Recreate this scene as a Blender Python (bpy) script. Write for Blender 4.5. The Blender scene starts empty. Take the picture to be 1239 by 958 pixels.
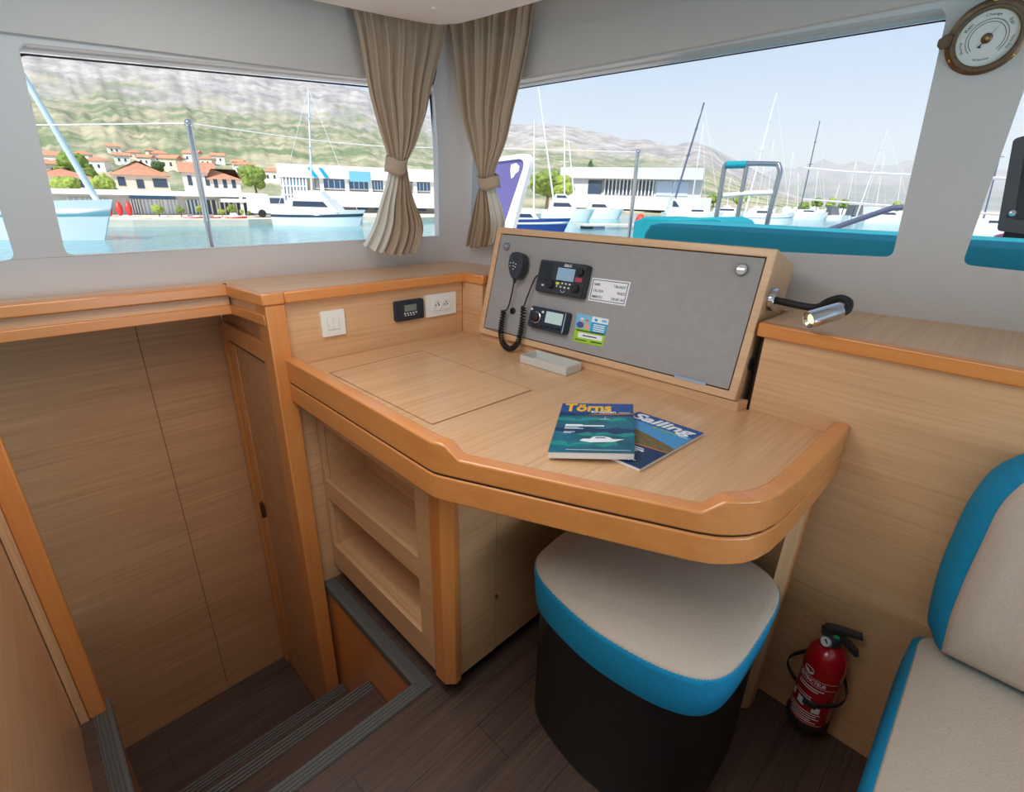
import bpy, bmesh, math, random
from math import sin, cos, pi, sqrt, atan2, radians
from mathutils import Vector as V, Matrix, noise
from mathutils.geometry import tessellate_polygon
S = bpy.context.scene
COL = S.collection
random.seed(7)

# ------------------------------------------------------------------ camera
W_, H_, F_ = 1239, 958, 605.2013
EYE = V((0, 0, 1.35))
YAW, PIT, ROLL = radians(44.62539), radians(21.78194), radians(-1.542215)
_f = V((cos(YAW)*cos(PIT), sin(YAW)*cos(PIT), -sin(PIT)))
_r = V((sin(YAW), -cos(YAW), 0)); _d = _f.cross(_r)
RIGHT = cos(ROLL)*_r + sin(ROLL)*_d; DOWN = -sin(ROLL)*_r + cos(ROLL)*_d
cam = bpy.data.cameras.new('camera'); co = bpy.data.objects.new('camera', cam); COL.objects.link(co)
cam.sensor_fit = 'HORIZONTAL'; cam.sensor_width = 36; cam.lens = 36*F_/W_
cam.clip_start = .02; cam.clip_end = 20000
co.matrix_world = Matrix(((RIGHT.x, -DOWN.x, -_f.x, EYE.x), (RIGHT.y, -DOWN.y, -_f.y, EYE.y), (RIGHT.z, -DOWN.z, -_f.z, EYE.z), (0, 0, 0, 1)))
S.camera = co

# ------------------------------------------------------------------ world, sun, lamps, exposure
S.view_settings.view_transform = 'Standard'; S.view_settings.look = 'None'
S.view_settings.gamma = 1; S.view_settings.use_curve_mapping = False
S.view_settings.exposure = 0.0
SKY_STRENGTH, SUN_STRENGTH = 0.15, 5.0
SUN_EL, SUN_DIR = radians(48), V((-.88, -.47, 0)).normalized()
w = bpy.data.worlds.new('sky'); S.world = w; w.use_nodes = True
nt = w.node_tree; bg = nt.nodes['Background']; sk = nt.nodes.new('ShaderNodeTexSky')
sk.sky_type = 'NISHITA'; sk.sun_disc = False; sk.sun_elevation = SUN_EL
sk.sun_rotation = atan2(SUN_DIR.x, SUN_DIR.y); sk.air_density = 1.0; sk.dust_density = .6; sk.ozone_density = 1.2
hz_ = nt.nodes.new('ShaderNodeMix'); hz_.data_type = 'RGBA'; hz_.inputs[0].default_value = .46      # thin bright summer haze over the clear sky
hz_.inputs[7].default_value = (.62/SKY_STRENGTH, .75/SKY_STRENGTH, .98/SKY_STRENGTH, 1)
nt.links.new(sk.outputs[0], hz_.inputs[6]); nt.links.new(hz_.outputs[2], bg.inputs[0]); bg.inputs[1].default_value = SKY_STRENGTH
def light(name, kind, loc, aim, energy, size=None, size_y=None, color=(1, 1, 1)):
    l = bpy.data.lights.new(name, kind); o = bpy.data.objects.new(name, l); COL.objects.link(o)
    o.location = loc; d = V(aim) - V(loc); o.rotation_euler = d.to_track_quat('-Z', 'Y').to_euler()
    l.energy = energy; l.color = color
    if kind == 'AREA':
        l.shape = 'RECTANGLE'; l.size = size; l.size_y = size_y or size
    return o
sd = V((SUN_DIR.x*cos(SUN_EL), SUN_DIR.y*cos(SUN_EL), sin(SUN_EL)))
so = light('sun', 'SUN', sd*30, (0, 0, 0), SUN_STRENGTH, color=(1, .93, .83)); so.data.angle = radians(.53)
light('aft_fill_light', 'AREA', (-1.1, -1.6, .6), (.8, .9, 1.75), 4.5, 2.2, 1.0, (.95, .975, 1))  # added fill lamp behind the camera, tilted up to lift cabin and ceiling
light('cabin_ceiling_lamp', 'AREA', (-.05, .42, 1.785), (-.05, .42, 0), 6.3, .6, .6, (1, .97, .93))
light('cabin_ceiling_lamp', 'AREA', (.32, .95, 1.785), (.40, 1.0, 0), 5.6, .5, .5, (1, .97, .94))
light('ceiling_fill_light', 'AREA', (.75, -1.5, .8), (1.0, 1.1, 1.8), 7.5, .9, .5, (.90, .95, 1))  # added fill lamp aimed up to brighten the ceiling, not an actual window
S.cycles.use_denoising = True
S.cycles.max_bounces = 8; S.cycles.diffuse_bounces = 4; S.cycles.transparent_max_bounces = 16
S.cycles.volume_bounces = 2; S.cycles.caustics_reflective = False; S.cycles.caustics_refractive = False
S.cycles.sample_clamp_indirect = 6

# ------------------------------------------------------------------ measuring helpers: a sight line meets a real surface
def ray(x, y): return RIGHT*((x - W_/2)/F_) + DOWN*((y - H_/2)/F_) + _f
def onZ(x, y, z): d = ray(x, y); return EYE + d*((z - EYE.z)/d.z)
def onX(x, y, c): d = ray(x, y); return EYE + d*(c/d.x)
def onY(x, y, c): d = ray(x, y); return EYE + d*(c/d.y)
def onP(x, y, n, c): d = ray(x, y); return EYE + d*((c - n.dot(EYE))/n.dot(d))
def far(x, y, dist): d = ray(x, y); return EYE + d*(dist/sqrt(d.x*d.x + d.y*d.y))

class Fr:                                   # a local frame: origin and three axes
    def __init__(s, o, u, v, n=None):
        s.o = V(o); s.u = V(u).normalized(); s.v = V(v).normalized(); s.n = V(n).normalized() if n is not None else s.u.cross(s.v)
    def p(s, a, b, c=0): return s.o + s.u*a + s.v*b + s.n*c
    def ab(s, x, y, c=0):
        q = onP(x, y, s.n, s.n.dot(s.o) + c) - s.o
        return q.dot(s.u), q.dot(s.v)
WORLD = Fr((0, 0, 0), (1, 0, 0), (0, 1, 0), (0, 0, 1))

# ------------------------------------------------------------------ materials
def lin(c): return tuple((x/12.92 if x <= .04045 else ((x + .055)/1.055)**2.4) for x in c)
def rgb(r, g, b): return (*lin((r/255, g/255, b/255)), 1)
M = {}
def mat(name, color, rough=.5, metal=0., spec=.5, coat=0., bump=0., bscale=200., emis=0., var=0., vscale=8.):
    m = bpy.data.materials.new(name); m.use_nodes = True; n = m.node_tree; b = n.nodes['Principled BSDF']
    b.inputs['Base Color'].default_value = color; b.inputs['Roughness'].default_value = rough
    b.inputs['Metallic'].default_value = metal; b.inputs['Specular IOR Level'].default_value = spec
    b.inputs['Coat Weight'].default_value = coat; b.inputs['Coat Roughness'].default_value = .1
    tc = n.nodes.new('ShaderNodeTexCoord')
    if var:
        no = n.nodes.new('ShaderNodeTexNoise'); no.inputs['Scale'].default_value = vscale; no.inputs['Detail'].default_value = 5
        n.links.new(tc.outputs['Object'], no.inputs['Vector'])
        r = n.nodes.new('ShaderNodeValToRGB'); c = color
        r.color_ramp.elements[0].position = .3; r.color_ramp.elements[1].position = .7
        r.color_ramp.elements[0].color = (c[0]*(1-var), c[1]*(1-var), c[2]*(1-var), 1)
        r.color_ramp.elements[1].color = (min(1, c[0]*(1+var)), min(1, c[1]*(1+var)), min(1, c[2]*(1+var)), 1)
        n.links.new(no.outputs[0], r.inputs[0]); n.links.new(r.outputs[0], b.inputs['Base Color'])
    if bump:
        no = n.nodes.new('ShaderNodeTexNoise'); no.inputs['Scale'].default_value = bscale; no.inputs['Detail'].default_value = 3
        n.links.new(tc.outputs['Object'], no.inputs['Vector'])
        bp = n.nodes.new('ShaderNodeBump'); bp.inputs['Strength'].default_value = bump; bp.inputs['Distance'].default_value = .002
        n.links.new(no.outputs[0], bp.inputs['Height']); n.links.new(bp.outputs[0], b.inputs['Normal'])
    if emis:
        b.inputs['Emission Color'].default_value = color; b.inputs['Emission Strength'].default_value = emis
    M[name] = m; return m
def wood(name, c1, c2, axis, rough=.35, across=110., along=2.2, coat=.15, seam=0.):
    m = bpy.data.materials.new(name); m.use_nodes = True; n = m.node_tree; b = n.nodes['Principled BSDF']
    b.inputs['Roughness'].default_value = rough; b.inputs['Coat Weight'].default_value = coat; b.inputs['Coat Roughness'].default_value = .2
    tc = n.nodes.new('ShaderNodeTexCoord')
    def layer(al, ac, det):
        mp = n.nodes.new('ShaderNodeMapping'); sc = [ac]*3; sc['xyz'.index(axis)] = al
        mp.inputs['Scale'].default_value = sc; n.links.new(tc.outputs['Object'], mp.inputs[0])
        no = n.nodes.new('ShaderNodeTexNoise'); no.inputs['Scale'].default_value = 1; no.inputs['Detail'].default_value = det
        no.inputs['Roughness'].default_value = .65; n.links.new(mp.outputs[0], no.inputs['Vector']); return no
    a = layer(along, across, 5); d = layer(along*.5, across*.16, 3)
    mx = n.nodes.new('ShaderNodeMix'); mx.inputs[0].default_value = .38
    n.links.new(a.outputs[0], mx.inputs[2]); n.links.new(d.outputs[0], mx.inputs[3])
    r = n.nodes.new('ShaderNodeValToRGB'); r.color_ramp.elements[0].position = .36; r.color_ramp.elements[1].position = .64
    r.color_ramp.elements[0].color = c2; r.color_ramp.elements[1].color = c1
    n.links.new(mx.outputs[0], r.inputs[0]); n.links.new(r.outputs[0], b.inputs['Base Color'])
    bp = n.nodes.new('ShaderNodeBump'); bp.inputs['Strength'].default_value = .12; bp.inputs['Distance'].default_value = .001
    n.links.new(a.outputs[0], bp.inputs['Height']); n.links.new(bp.outputs[0], b.inputs['Normal'])
    M[name] = m; return m
VE1, VE2 = rgb(228, 182, 138), rgb(204, 157, 112)
BE1, BE2 = rgb(223, 146, 78), rgb(211, 132, 67)
for ax in 'xyz':
    wood('veneer_'+ax, VE1, VE2, ax, coat=.4)
    wood('beech_'+ax, BE1, BE2, ax, across=60, along=3, coat=.7, rough=.3)
wood('frame_oak_y', rgb(224, 182, 140), rgb(206, 162, 120), 'y', across=70)
wood('frame_oak_z', rgb(224, 182, 140), rgb(206, 162, 120), 'z', across=70)
wood('hull_veneer', rgb(208, 156, 112), rgb(180, 128, 88), 'x', across=90, coat=.05, rough=.5)
def planks():
    m = wood('sole', rgb(104, 82, 72), rgb(68, 52, 46), 'x', rough=.42, across=130, along=3, coat=.05)
    n = m.node_tree; b = n.nodes['Principled BSDF']; src = b.inputs['Base Color'].links[0].from_socket
    tc = n.nodes.new('ShaderNodeTexCoord'); br = n.nodes.new('ShaderNodeTexBrick')
    br.inputs['Scale'].default_value = 1; br.inputs['Brick Width'].default_value = .62; br.inputs['Row Height'].default_value = .118
    br.inputs['Mortar Size'].default_value = .0012; br.inputs['Color1'].default_value = (1, 1, 1, 1); br.inputs['Color2'].default_value = (.84, .84, .84, 1)
    br.inputs['Mortar'].default_value = (.35, .35, .35, 1); n.links.new(tc.outputs['Object'], br.inputs['Vector'])
    mx = n.nodes.new('ShaderNodeMix'); mx.data_type = 'RGBA'; mx.blend_type = 'MULTIPLY'; mx.inputs[0].default_value = 1
    n.links.new(src, mx.inputs[6]); n.links.new(br.outputs[0], mx.inputs[7]); n.links.new(mx.outputs[2], b.inputs['Base Color'])
planks()
mat('gelcoat', rgb(213, 211, 213), .28, spec=.5, coat=.25, bump=.02, bscale=5)
mat('headliner', rgb(246, 240, 238), .6)
mat('fascia', rgb(203, 198, 196), .65)
mat('nosing', rgb(92, 92, 90), .5, bump=.1)
mat('black_plastic', rgb(44, 45, 49), .42)
mat('seam_brown', rgb(104, 70, 46), .7)
mat('black_gloss', rgb(18, 19, 22), .2)
mat('black_rubber', rgb(24, 24, 26), .6)
mat('black_vinyl', rgb(22, 22, 24), .38, bump=.1, bscale=300)
mat('gap', rgb(30, 20, 14), .8)
mat('navy_plastic', rgb(35, 44, 60), .4)
mat('white_plastic', rgb(236, 234, 228), .35)
mat('grey_fabric', rgb(158, 154, 153), .75, bump=.25, bscale=500, var=.04, vscale=40)
mat('grey_tray', rgb(206, 203, 198), .5)
mat('chrome', rgb(205, 205, 208), .12, metal=1)
mat('steel', rgb(180, 182, 186), .28, metal=1)
mat('bronze', rgb(118, 98, 80), .36, metal=.85, var=.15, vscale=60)
mat('latch_grey', rgb(150, 150, 152), .45, metal=.6)
mat('brass', rgb(200, 160, 90), .25, metal=1)
mat('dial_white', rgb(226, 230, 228), .4)
mat('ink', rgb(40, 42, 52), .6)
mat('ink_blue', rgb(52, 58, 100), .6)
mat('paper', rgb(240, 240, 242), .6)
mat('page', rgb(232, 228, 224), .7, var=.06, vscale=300)
mat('beige_fabric', rgb(200, 184, 170), .85, bump=.5, bscale=380, var=.05, vscale=220)
mat('teal_fabric', rgb(0, 142, 190), .8, bump=.5, bscale=380, var=.07, vscale=200)
mat('teal_cover', rgb(0, 148, 166), .7, bump=.15, bscale=20, var=.05, vscale=4)
mat('curtain', rgb(184, 162, 141), .85, bump=.2, bscale=400)
mat('curtain_lining', rgb(220, 216, 206), .85, bump=.1, bscale=400)
mat('red_paint', rgb(178, 14, 26), .22, coat=.4)
mat('green_tag', rgb(40, 170, 95), .5)
mat('lcd', rgb(186, 208, 206), .25, emis=.12)
mat('lcd_grey', rgb(120, 132, 120), .3)
mat('lcd_blue', rgb(140, 170, 196), .2, emis=.1)
mat('key_yellow', rgb(205, 225, 40), .5)
mat('key_white', rgb(225, 226, 228), .5)
mat('key_red', rgb(170, 60, 84), .5)
mat('lamp_lens', rgb(250, 246, 216), .3, emis=.7)
mat('lamp_reflector', rgb(190, 190, 150), .15, metal=1)
mat('sky_print', rgb(70, 150, 205), .35); mat('navy_print', rgb(30, 78, 150), .35); mat('sea_print', rgb(16, 100, 120), .35, var=.35, vscale=22)
mat('deep_print', rgb(18, 52, 96), .35, var=.3, vscale=30); mat('teal_print', rgb(20, 140, 135), .35, var=.2, vscale=25)
mat('hill_print', rgb(112, 96, 56), .4, var=.4, vscale=120); mat('yellow_print', rgb(250, 190, 20), .35); mat('white_print', rgb(240, 243, 245), .4)
mat('orange_print', rgb(196, 120, 70), .4); mat('green_print', rgb(160, 205, 40), .4); mat('cyan_print', rgb(20, 165, 215), .4)
mat('skin_print', rgb(226, 170, 140), .5); mat('blue_print', rgb(70, 90, 150), .5); mat('lightblue_print', rgb(120, 190, 225), .4)
# outside
mat('boat_white', rgb(238, 240, 242), .3, coat=.2); mat('boat_pale', rgb(218, 226, 232), .3); mat('boat_blue', rgb(38, 66, 140), .3)
mat('boat_glass', rgb(60, 70, 90), .15); mat('mast_alloy', rgb(226, 228, 232), .4); mat('mast_dark', rgb(92, 100, 128), .4); mat('sail_blue', rgb(60, 76, 140), .6)
mat('render_white', rgb(240, 238, 232), .8); mat('render_grey', rgb(206, 206, 208), .7); mat('render_cream', rgb(228, 216, 200), .8)
mat('tile_roof', rgb(216, 150, 118), .8, var=.15, vscale=2); mat('pane_blue', rgb(86, 124, 170), .15); mat('pane_dark', rgb(66, 82, 104), .2); mat('pane_light', rgb(190, 205, 225), .2)
mat('door_blue', rgb(40, 70, 130), .4); mat('concrete', rgb(218, 210, 196), .85, var=.08, vscale=1.5); mat('red_hull', rgb(214, 62, 52), .4); mat('yellow_hull', rgb(222, 205, 110), .5)
mat('leaf', rgb(120, 142, 66), .8, var=.35, vscale=1.1); mat('leaf_dark', rgb(72, 100, 60), .8, var=.35, vscale=1.1); mat('leaf_bright', rgb(150, 170, 80), .8, var=.3, vscale=1.3); mat('bark', rgb(110, 90, 70), .9)
mat('tyre', rgb(35, 35, 38), .7); mat('pink_cover', rgb(226, 120, 160), .7); mat('smoked', rgb(104, 98, 160), .12, spec=.6)
mat('deck', rgb(236, 234, 228), .6); mat('white_line', rgb(240, 240, 240), .5); mat('buoy_red', rgb(225, 70, 60), .5); mat('net_grey', rgb(110, 112, 120), .8)
def special():
    m = bpy.data.materials.new('window_glass'); m.use_nodes = True; n = m.node_tree; n.nodes.clear()
    o = n.nodes.new('ShaderNodeOutputMaterial'); t = n.nodes.new('ShaderNodeBsdfTransparent'); g = n.nodes.new('ShaderNodeBsdfGlossy')
    t.inputs[0].default_value = (.975, .985, .985, 1); g.inputs['Roughness'].default_value = .02
    lw = n.nodes.new('ShaderNodeLayerWeight'); lw.inputs[0].default_value = .5; mx = n.nodes.new('ShaderNodeMixShader')
    pw = n.nodes.new('ShaderNodeMath'); pw.operation = 'POWER'; pw.inputs[1].default_value = 4.5; n.links.new(lw.outputs['Facing'], pw.inputs[0])
    ml = n.nodes.new('ShaderNodeMath'); ml.operation = 'MULTIPLY_ADD'; ml.inputs[1].default_value = .30; ml.inputs[2].default_value = .012; n.links.new(pw.outputs[0], ml.inputs[0])
    n.links.new(ml.outputs[0], mx.inputs[0]); n.links.new(t.outputs[0], mx.inputs[1]); n.links.new(g.outputs[0], mx.inputs[2]); n.links.new(mx.outputs[0], o.inputs[0]); M['window_glass'] = m
    m = mat('water', rgb(92, 160, 172), .12, spec=.5); n = m.node_tree; b = n.nodes['Principled BSDF']
    tc = n.nodes.new('ShaderNodeTexCoord'); mp = n.nodes.new('ShaderNodeMapping'); mp.inputs['Scale'].default_value = (.9, .9, .9)
    no = n.nodes.new('ShaderNodeTexNoise'); no.inputs['Scale'].default_value = 1.6; no.inputs['Detail'].default_value = 5
    bp = n.nodes.new('ShaderNodeBump'); bp.inputs['Strength'].default_value = .5; bp.inputs['Distance'].default_value = .12
    n.links.new(tc.outputs['Object'], mp.inputs[0]); n.links.new(mp.outputs[0], no.inputs['Vector']); n.links.new(no.outputs[0], bp.inputs['Height']); n.links.new(bp.outputs[0], b.inputs['Normal'])
    # mountain: bare limestone where the 'rock' attribute is high, scrub and dry grass elsewhere
    m = bpy.data.materials.new('mountain_ground'); m.use_nodes = True; n = m.node_tree; b = n.nodes['Principled BSDF']; b.inputs['Roughness'].default_value = .95; b.inputs['Specular IOR Level'].default_value = .1
    at = n.nodes.new('ShaderNodeAttribute'); at.attribute_name = 'rock'; tc = n.nodes.new('ShaderNodeTexCoord')
    def nz(sc, det=8, ro=.65):
        x = n.nodes.new('ShaderNodeTexNoise'); x.inputs['Scale'].default_value = sc; x.inputs['Detail'].default_value = det; x.inputs['Roughness'].default_value = ro
        n.links.new(tc.outputs['Object'], x.inputs['Vector']); return x
    def ramp(src, p0, p1, c0, c1):
        r = n.nodes.new('ShaderNodeValToRGB'); r.color_ramp.elements[0].position = p0; r.color_ramp.elements[1].position = p1
        r.color_ramp.elements[0].color = c0; r.color_ramp.elements[1].color = c1; n.links.new(src, r.inputs[0]); return r
    scrub = ramp(nz(.035).outputs[0], .42, .6, rgb(124, 140, 108), rgb(192, 184, 158))
    rock = ramp(nz(.05, 10, .7).outputs[0], .36, .62, rgb(140, 135, 140), rgb(206, 201, 198))
    fine = nz(.03, 10, .72)
    ad = n.nodes.new('ShaderNodeMath'); ad.operation = 'MULTIPLY_ADD'; ad.inputs[1].default_value = 1.6; n.links.new(fine.outputs[0], ad.inputs[0]); n.links.new(at.outputs['Fac'], ad.inputs[2])
    k = ramp(ad.outputs[0], 0, 1, (0, 0, 0, 1), (1, 1, 1, 1)); mr = n.nodes.new('ShaderNodeMapRange'); mr.inputs[1].default_value = 1.22; mr.inputs[2].default_value = 1.48
    n.links.new(ad.outputs[0], mr.inputs[0])
    mx = n.nodes.new('ShaderNodeMix'); mx.data_type = 'RGBA'; n.links.new(mr.outputs[0], mx.inputs[0]); n.links.new(scrub.outputs[0], mx.inputs[6]); n.links.new(rock.outputs[0], mx.inputs[7])
    n.links.new(mx.outputs[2], b.inputs['Base Color']); M['mountain_ground'] = m
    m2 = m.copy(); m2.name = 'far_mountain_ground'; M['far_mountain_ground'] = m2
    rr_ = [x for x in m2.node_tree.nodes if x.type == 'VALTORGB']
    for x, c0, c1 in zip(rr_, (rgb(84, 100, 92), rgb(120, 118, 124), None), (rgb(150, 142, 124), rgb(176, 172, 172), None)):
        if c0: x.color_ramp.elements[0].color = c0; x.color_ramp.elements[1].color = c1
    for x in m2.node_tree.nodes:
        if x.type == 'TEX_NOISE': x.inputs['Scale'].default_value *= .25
    m = bpy.data.materials.new('haze'); m.use_nodes = True; n = m.node_tree; n.nodes.clear()
    o = n.nodes.new('ShaderNodeOutputMaterial'); v = n.nodes.new('ShaderNodeVolumeScatter'); v.inputs['Color'].default_value = (.95, .98, 1, 1)
    v.inputs['Density'].default_value = .00050; v.inputs['Anisotropy'].default_value = .0; n.links.new(v.outputs[0], o.inputs['Volume']); M['haze'] = m
special()

# ------------------------------------------------------------------ mesh building
class MB:
    def __init__(s): s.v = []; s.f = []
    def add(s, vs, fs):
        b = len(s.v); s.v += [V(x) for x in vs]; s.f += [tuple(b + i for i in f) for f in fs]; return s
    def box(s, p0, p1, fr=WORLD):
        a, b = [(min(x, y), max(x, y)) for x, y in zip(p0, p1)], None
        vs = [fr.p(a[0][i], a[1][j], a[2][k]) for i in (0, 1) for j in (0, 1) for k in (0, 1)]
        return s.add(vs, [(0, 1, 3, 2), (4, 6, 7, 5), (0, 4, 5, 1), (2, 3, 7, 6), (0, 2, 6, 4), (1, 5, 7, 3)])
    def prism(s, pts, ext):
        n = len(pts); ext = V(ext); a = [V(p) for p in pts]
        tri = tessellate_polygon([a])
        fs = [tuple(t) for t in tri] + [tuple(n + i for i in t[::-1]) for t in tri] + [(i, (i+1) % n, n + (i+1) % n, n + i) for i in range(n)]
        return s.add(a + [p + ext for p in a], fs)
    def prism2(s, pts, c0, c1, fr): return s.prism([fr.p(a, b, c0) for a, b in pts], fr.n*(c1 - c0))
    def plate(s, outer, holes, ext):        # flat plate with openings
        loops = [[V(p) for p in outer]] + [[V(p) for p in h] for h in holes]; flat = [p for l in loops for p in l]; n = len(flat); ext = V(ext)
        tri = tessellate_polygon(loops)
        fs = [tuple(t) for t in tri] + [tuple(n + i for i in t[::-1]) for t in tri]; b = 0
        for l in loops:
            k = len(l); fs += [(b + i, b + (i+1) % k, n + b + (i+1) % k, n + b + i) for i in range(k)]; b += k
        return s.add(flat + [p + ext for p in flat], fs)
    def tube(s, path, r, n=10, cap=True):
        P = [V(p) for p in path]; R = r if isinstance(r, (list, tuple)) else [r]*len(P); rings = []; up = None
        for i, p in enumerate(P):
            t = (P[min(i+1, len(P)-1)] - P[max(i-1, 0)]).normalized()
            if up is None: up = t.orthogonal().normalized()
            up = (up - t*up.dot(t)).normalized(); bi = t.cross(up)
            rings.append([p + (up*cos(2*pi*k/n) + bi*sin(2*pi*k/n))*R[i] for k in range(n)])
        return s.rings(rings, cap)
    def rings(s, rings, cap=True, close=False):
        n = len(rings[0]); vs = [p for r in rings for p in r]; m = len(rings)
        fs = [(i*n + k, i*n + (k+1) % n, ((i+1) % m)*n + (k+1) % n, ((i+1) % m)*n + k) for i in range(m if close else m-1) for k in range(n)]
        if cap and not close: fs += [tuple(range(n))[::-1], tuple((m-1)*n + k for k in range(n))]
        return s.add(vs, fs)
    def lathe(s, fr, prof, n=32, cap=True):  # prof: (radius, height along fr.n)
        return s.rings([[fr.p(r*cos(2*pi*k/n), r*sin(2*pi*k/n), h) for k in range(n)] for r, h in prof], cap)
    def ball(s, c, r, n=12, m=8):
        rx, ry, rz = r if isinstance(r, (tuple, list)) else (r,)*3; c = V(c)
        return s.rings([[c + V((rx*sin(pi*j/m)*cos(2*pi*k/n), ry*sin(pi*j/m)*sin(2*pi*k/n), rz*cos(pi*j/m))) for k in range(n)] for j in [.02] + list(range(1, m)) + [m - .02]])
    def quad(s, a, b, c, d): return s.add([a, b, c, d], [(0, 1, 2, 3)])
    def build(s, name, m, parent=None, bev=0., seg=2, smooth=40., solid=0., sub=0):
        me = bpy.data.meshes.new(name); off = parent_loc(parent)
        me.from_pydata([tuple(p - off) for p in s.v], [], s.f)
        bm = bmesh.new(); bm.from_mesh(me)
        if not solid: bmesh.ops.remove_doubles(bm, verts=bm.verts, dist=1e-6)
        bmesh.ops.recalc_face_normals(bm, faces=bm.faces); bm.to_mesh(me); bm.free()
        ms = m if isinstance(m, (list, tuple)) else [m]
        for x in ms: me.materials.append(M[x])
        if smooth:
            me.shade_smooth(); me.set_sharp_from_angle(angle=radians(smooth))
        o = bpy.data.objects.new(name, me); COL.objects.link(o)
        if parent is not None: o.parent = parent
        if solid:
            x = o.modifiers.new('thick', 'SOLIDIFY'); x.thickness = solid; x.offset = 0
        if bev:
            x = o.modifiers.new('round', 'BEVEL'); x.width = bev; x.segments = seg; x.limit_method = 'ANGLE'; x.angle_limit = radians(32)
        if sub:
            x = o.modifiers.new('smooth', 'SUBSURF'); x.levels = sub; x.render_levels = sub
        return o
LOC = {}
def parent_loc(p):
    o = V((0, 0, 0))
    while p is not None: o = o + V(p.location); p = p.parent
    return o
def thing(name, label, cat, loc, group=None):
    o = bpy.data.objects.new(name, None); COL.objects.link(o); o.empty_display_size = .05; o.location = V(loc); return tag(o, label, cat, group)
def tag(o, label, cat, group=None, kind=None):
    o['label'] = label; o['category'] = cat
    if group: o['group'] = group
    if kind: o['kind'] = kind
    return o
def struct(o, label, cat='structure'):
    o['kind'] = 'structure'; o['label'] = label; o['category'] = cat; return o
def rpoly(pts, r, seg=5):                    # rounded corners
    out = []; n = len(pts); R = r if isinstance(r, (list, tuple)) else [r]*n
    for i in range(n):
        p = V((*pts[i][:2], 0)); a = V((*pts[i-1][:2], 0)) - p; b = V((*pts[(i+1) % n][:2], 0)) - p
        rr = min(R[i], a.length*.49, b.length*.49)
        if rr < 1e-6: out.append((p.x, p.y)); continue
        a.normalize(); b.normalize(); s0 = p + a*rr; s1 = p + b*rr
        for k in range(seg + 1):
            t = k/seg; q = s0*(1-t)**2 + p*2*t*(1-t) + s1*t*t; out.append((q.x, q.y))
    return out
def rect(a0, b0, a1, b1, r=0., seg=4): return rpoly([(a0, b0), (a1, b0), (a1, b1), (a0, b1)], r, seg) if r else [(a0, b0), (a1, b0), (a1, b1), (a0, b1)]
def text(body, fr, quad, m, parent, name='lettering', c=0., depth=.0004, bold=0., shear=0.):
    # lettering fitted to a quadrilateral of frame coordinates: bottom-left, bottom-right, top-right, top-left
    cu = bpy.data.curves.new('t', 'FONT'); cu.body = body; cu.extrude = .01; cu.offset = bold; cu.shear = shear; cu.resolution_u = 3; cu.align_x = 'LEFT'
    o = bpy.data.objects.new('t', cu); COL.objects.link(o); dg = bpy.context.evaluated_depsgraph_get(); me = bpy.data.meshes.new_from_object(o.evaluated_get(dg))
    bpy.data.objects.remove(o); xs = [v.co.x for v in me.vertices]; ys = [v.co.y for v in me.vertices]; x0, x1, y0, y1 = min(xs), max(xs), min(ys), max(ys)
    q = [V((*p, 0)) for p in quad]; off = parent_loc(parent)
    for v in me.vertices:
        s, t = (v.co.x - x0)/(x1 - x0), (v.co.y - y0)/(y1 - y0)
        p = (q[0]*(1-s) + q[1]*s)*(1-t) + (q[3]*(1-s) + q[2]*s)*t
        v.co = fr.p(p.x, p.y, c + (depth if v.co.z > 0 else 0)) - off
    me.materials.clear(); me.materials.append(M[m]); o = bpy.data.objects.new(name, me); COL.objects.link(o); o.parent = parent; return o
def R4(a0, b0, a1, b1): return [(a0, b0), (a1, b0), (a1, b1), (a0, b1)]

# ================================================================== the setting
XB, YA, DESK = 1.30, 1.51, .845
nA = V((0, 1, .35)); cA = nA.dot(V((0, 1.80, 1.075)))
nB = V((1, .15, .30)); cB = nB.dot(V((1.715, -.04, 1.075)))
FA = Fr((0, (cA - .35*1.05), 1.05), (1, 0, 0), (0, -.35, 1))            # coachroof wall with the long window, room side +n
_n = (-nB).normalized(); _v = (V((0, 0, 1)) - _n*_n.z).normalized()
FB = Fr(onP(1080, 311, nB, cB), _v.cross(_n), _v, _n)
def cornerXYZ(z): y = cA - .35*z; return V((cB - .15*y - .3*z, y, z))
def inF(fr, p): q = V(p) - fr.o; return q.dot(fr.u), q.dot(fr.v)

struct(MB().prism([(-.6, -2.6, 0), (1.34, -2.6, 0), (1.34, 1.58, 0), (.566, 1.58, 0), (.566, .93, 0), (-.088, .93, 0), (-.088, 1.487, 0), (-.6, 1.487, 0)], (0, 0, -.03)).build('floor', 'sole'), 'dark brown plank cabin sole around the stairwell', 'floor')
struct(MB().box((-1.3, .9, -.77), (.95, 2.03, -.74)).build('floor_lower', 'sole'), 'dark sole at the foot of the stairs', 'floor')
o = struct(MB().box((-1.3, 2.0, -.74), (.52, 2.03, 1.045)).build('wall_stairwell', 'hull_veneer'), 'brown veneer wall behind the stairwell', 'wall')
x = onY(190, 500, 2.0).x
MB().box((x, 1.9985, -.7), (x + .0016, 2.001, 1.0)).build('seam', 'seam_brown', o)
struct(MB().box((-1.33, .9, -.74), (-1.3, 2.03, 1.045)).build('wall_stairwell_end', 'hull_veneer'), 'veneer wall closing the stairwell', 'wall')
struct(MB().box((.567, .93, -.74), (.59, 1.58, -.03)).build('wall_stair_right', 'beech_y'), 'orange wood panel under the floor edge beside the steps', 'wall')
struct(MB().box((-.12, .93, -.74), (-.091, 1.487, -.03)).build('wall_stair_left', 'beech_y'), 'wood panel under the left floor edge', 'wall')
struct(MB().box((-.12, .91, -.74), (.59, .93, -.03)).build('wall_stair_front', 'hull_veneer'), 'riser panel under the top step', 'wall')
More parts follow.
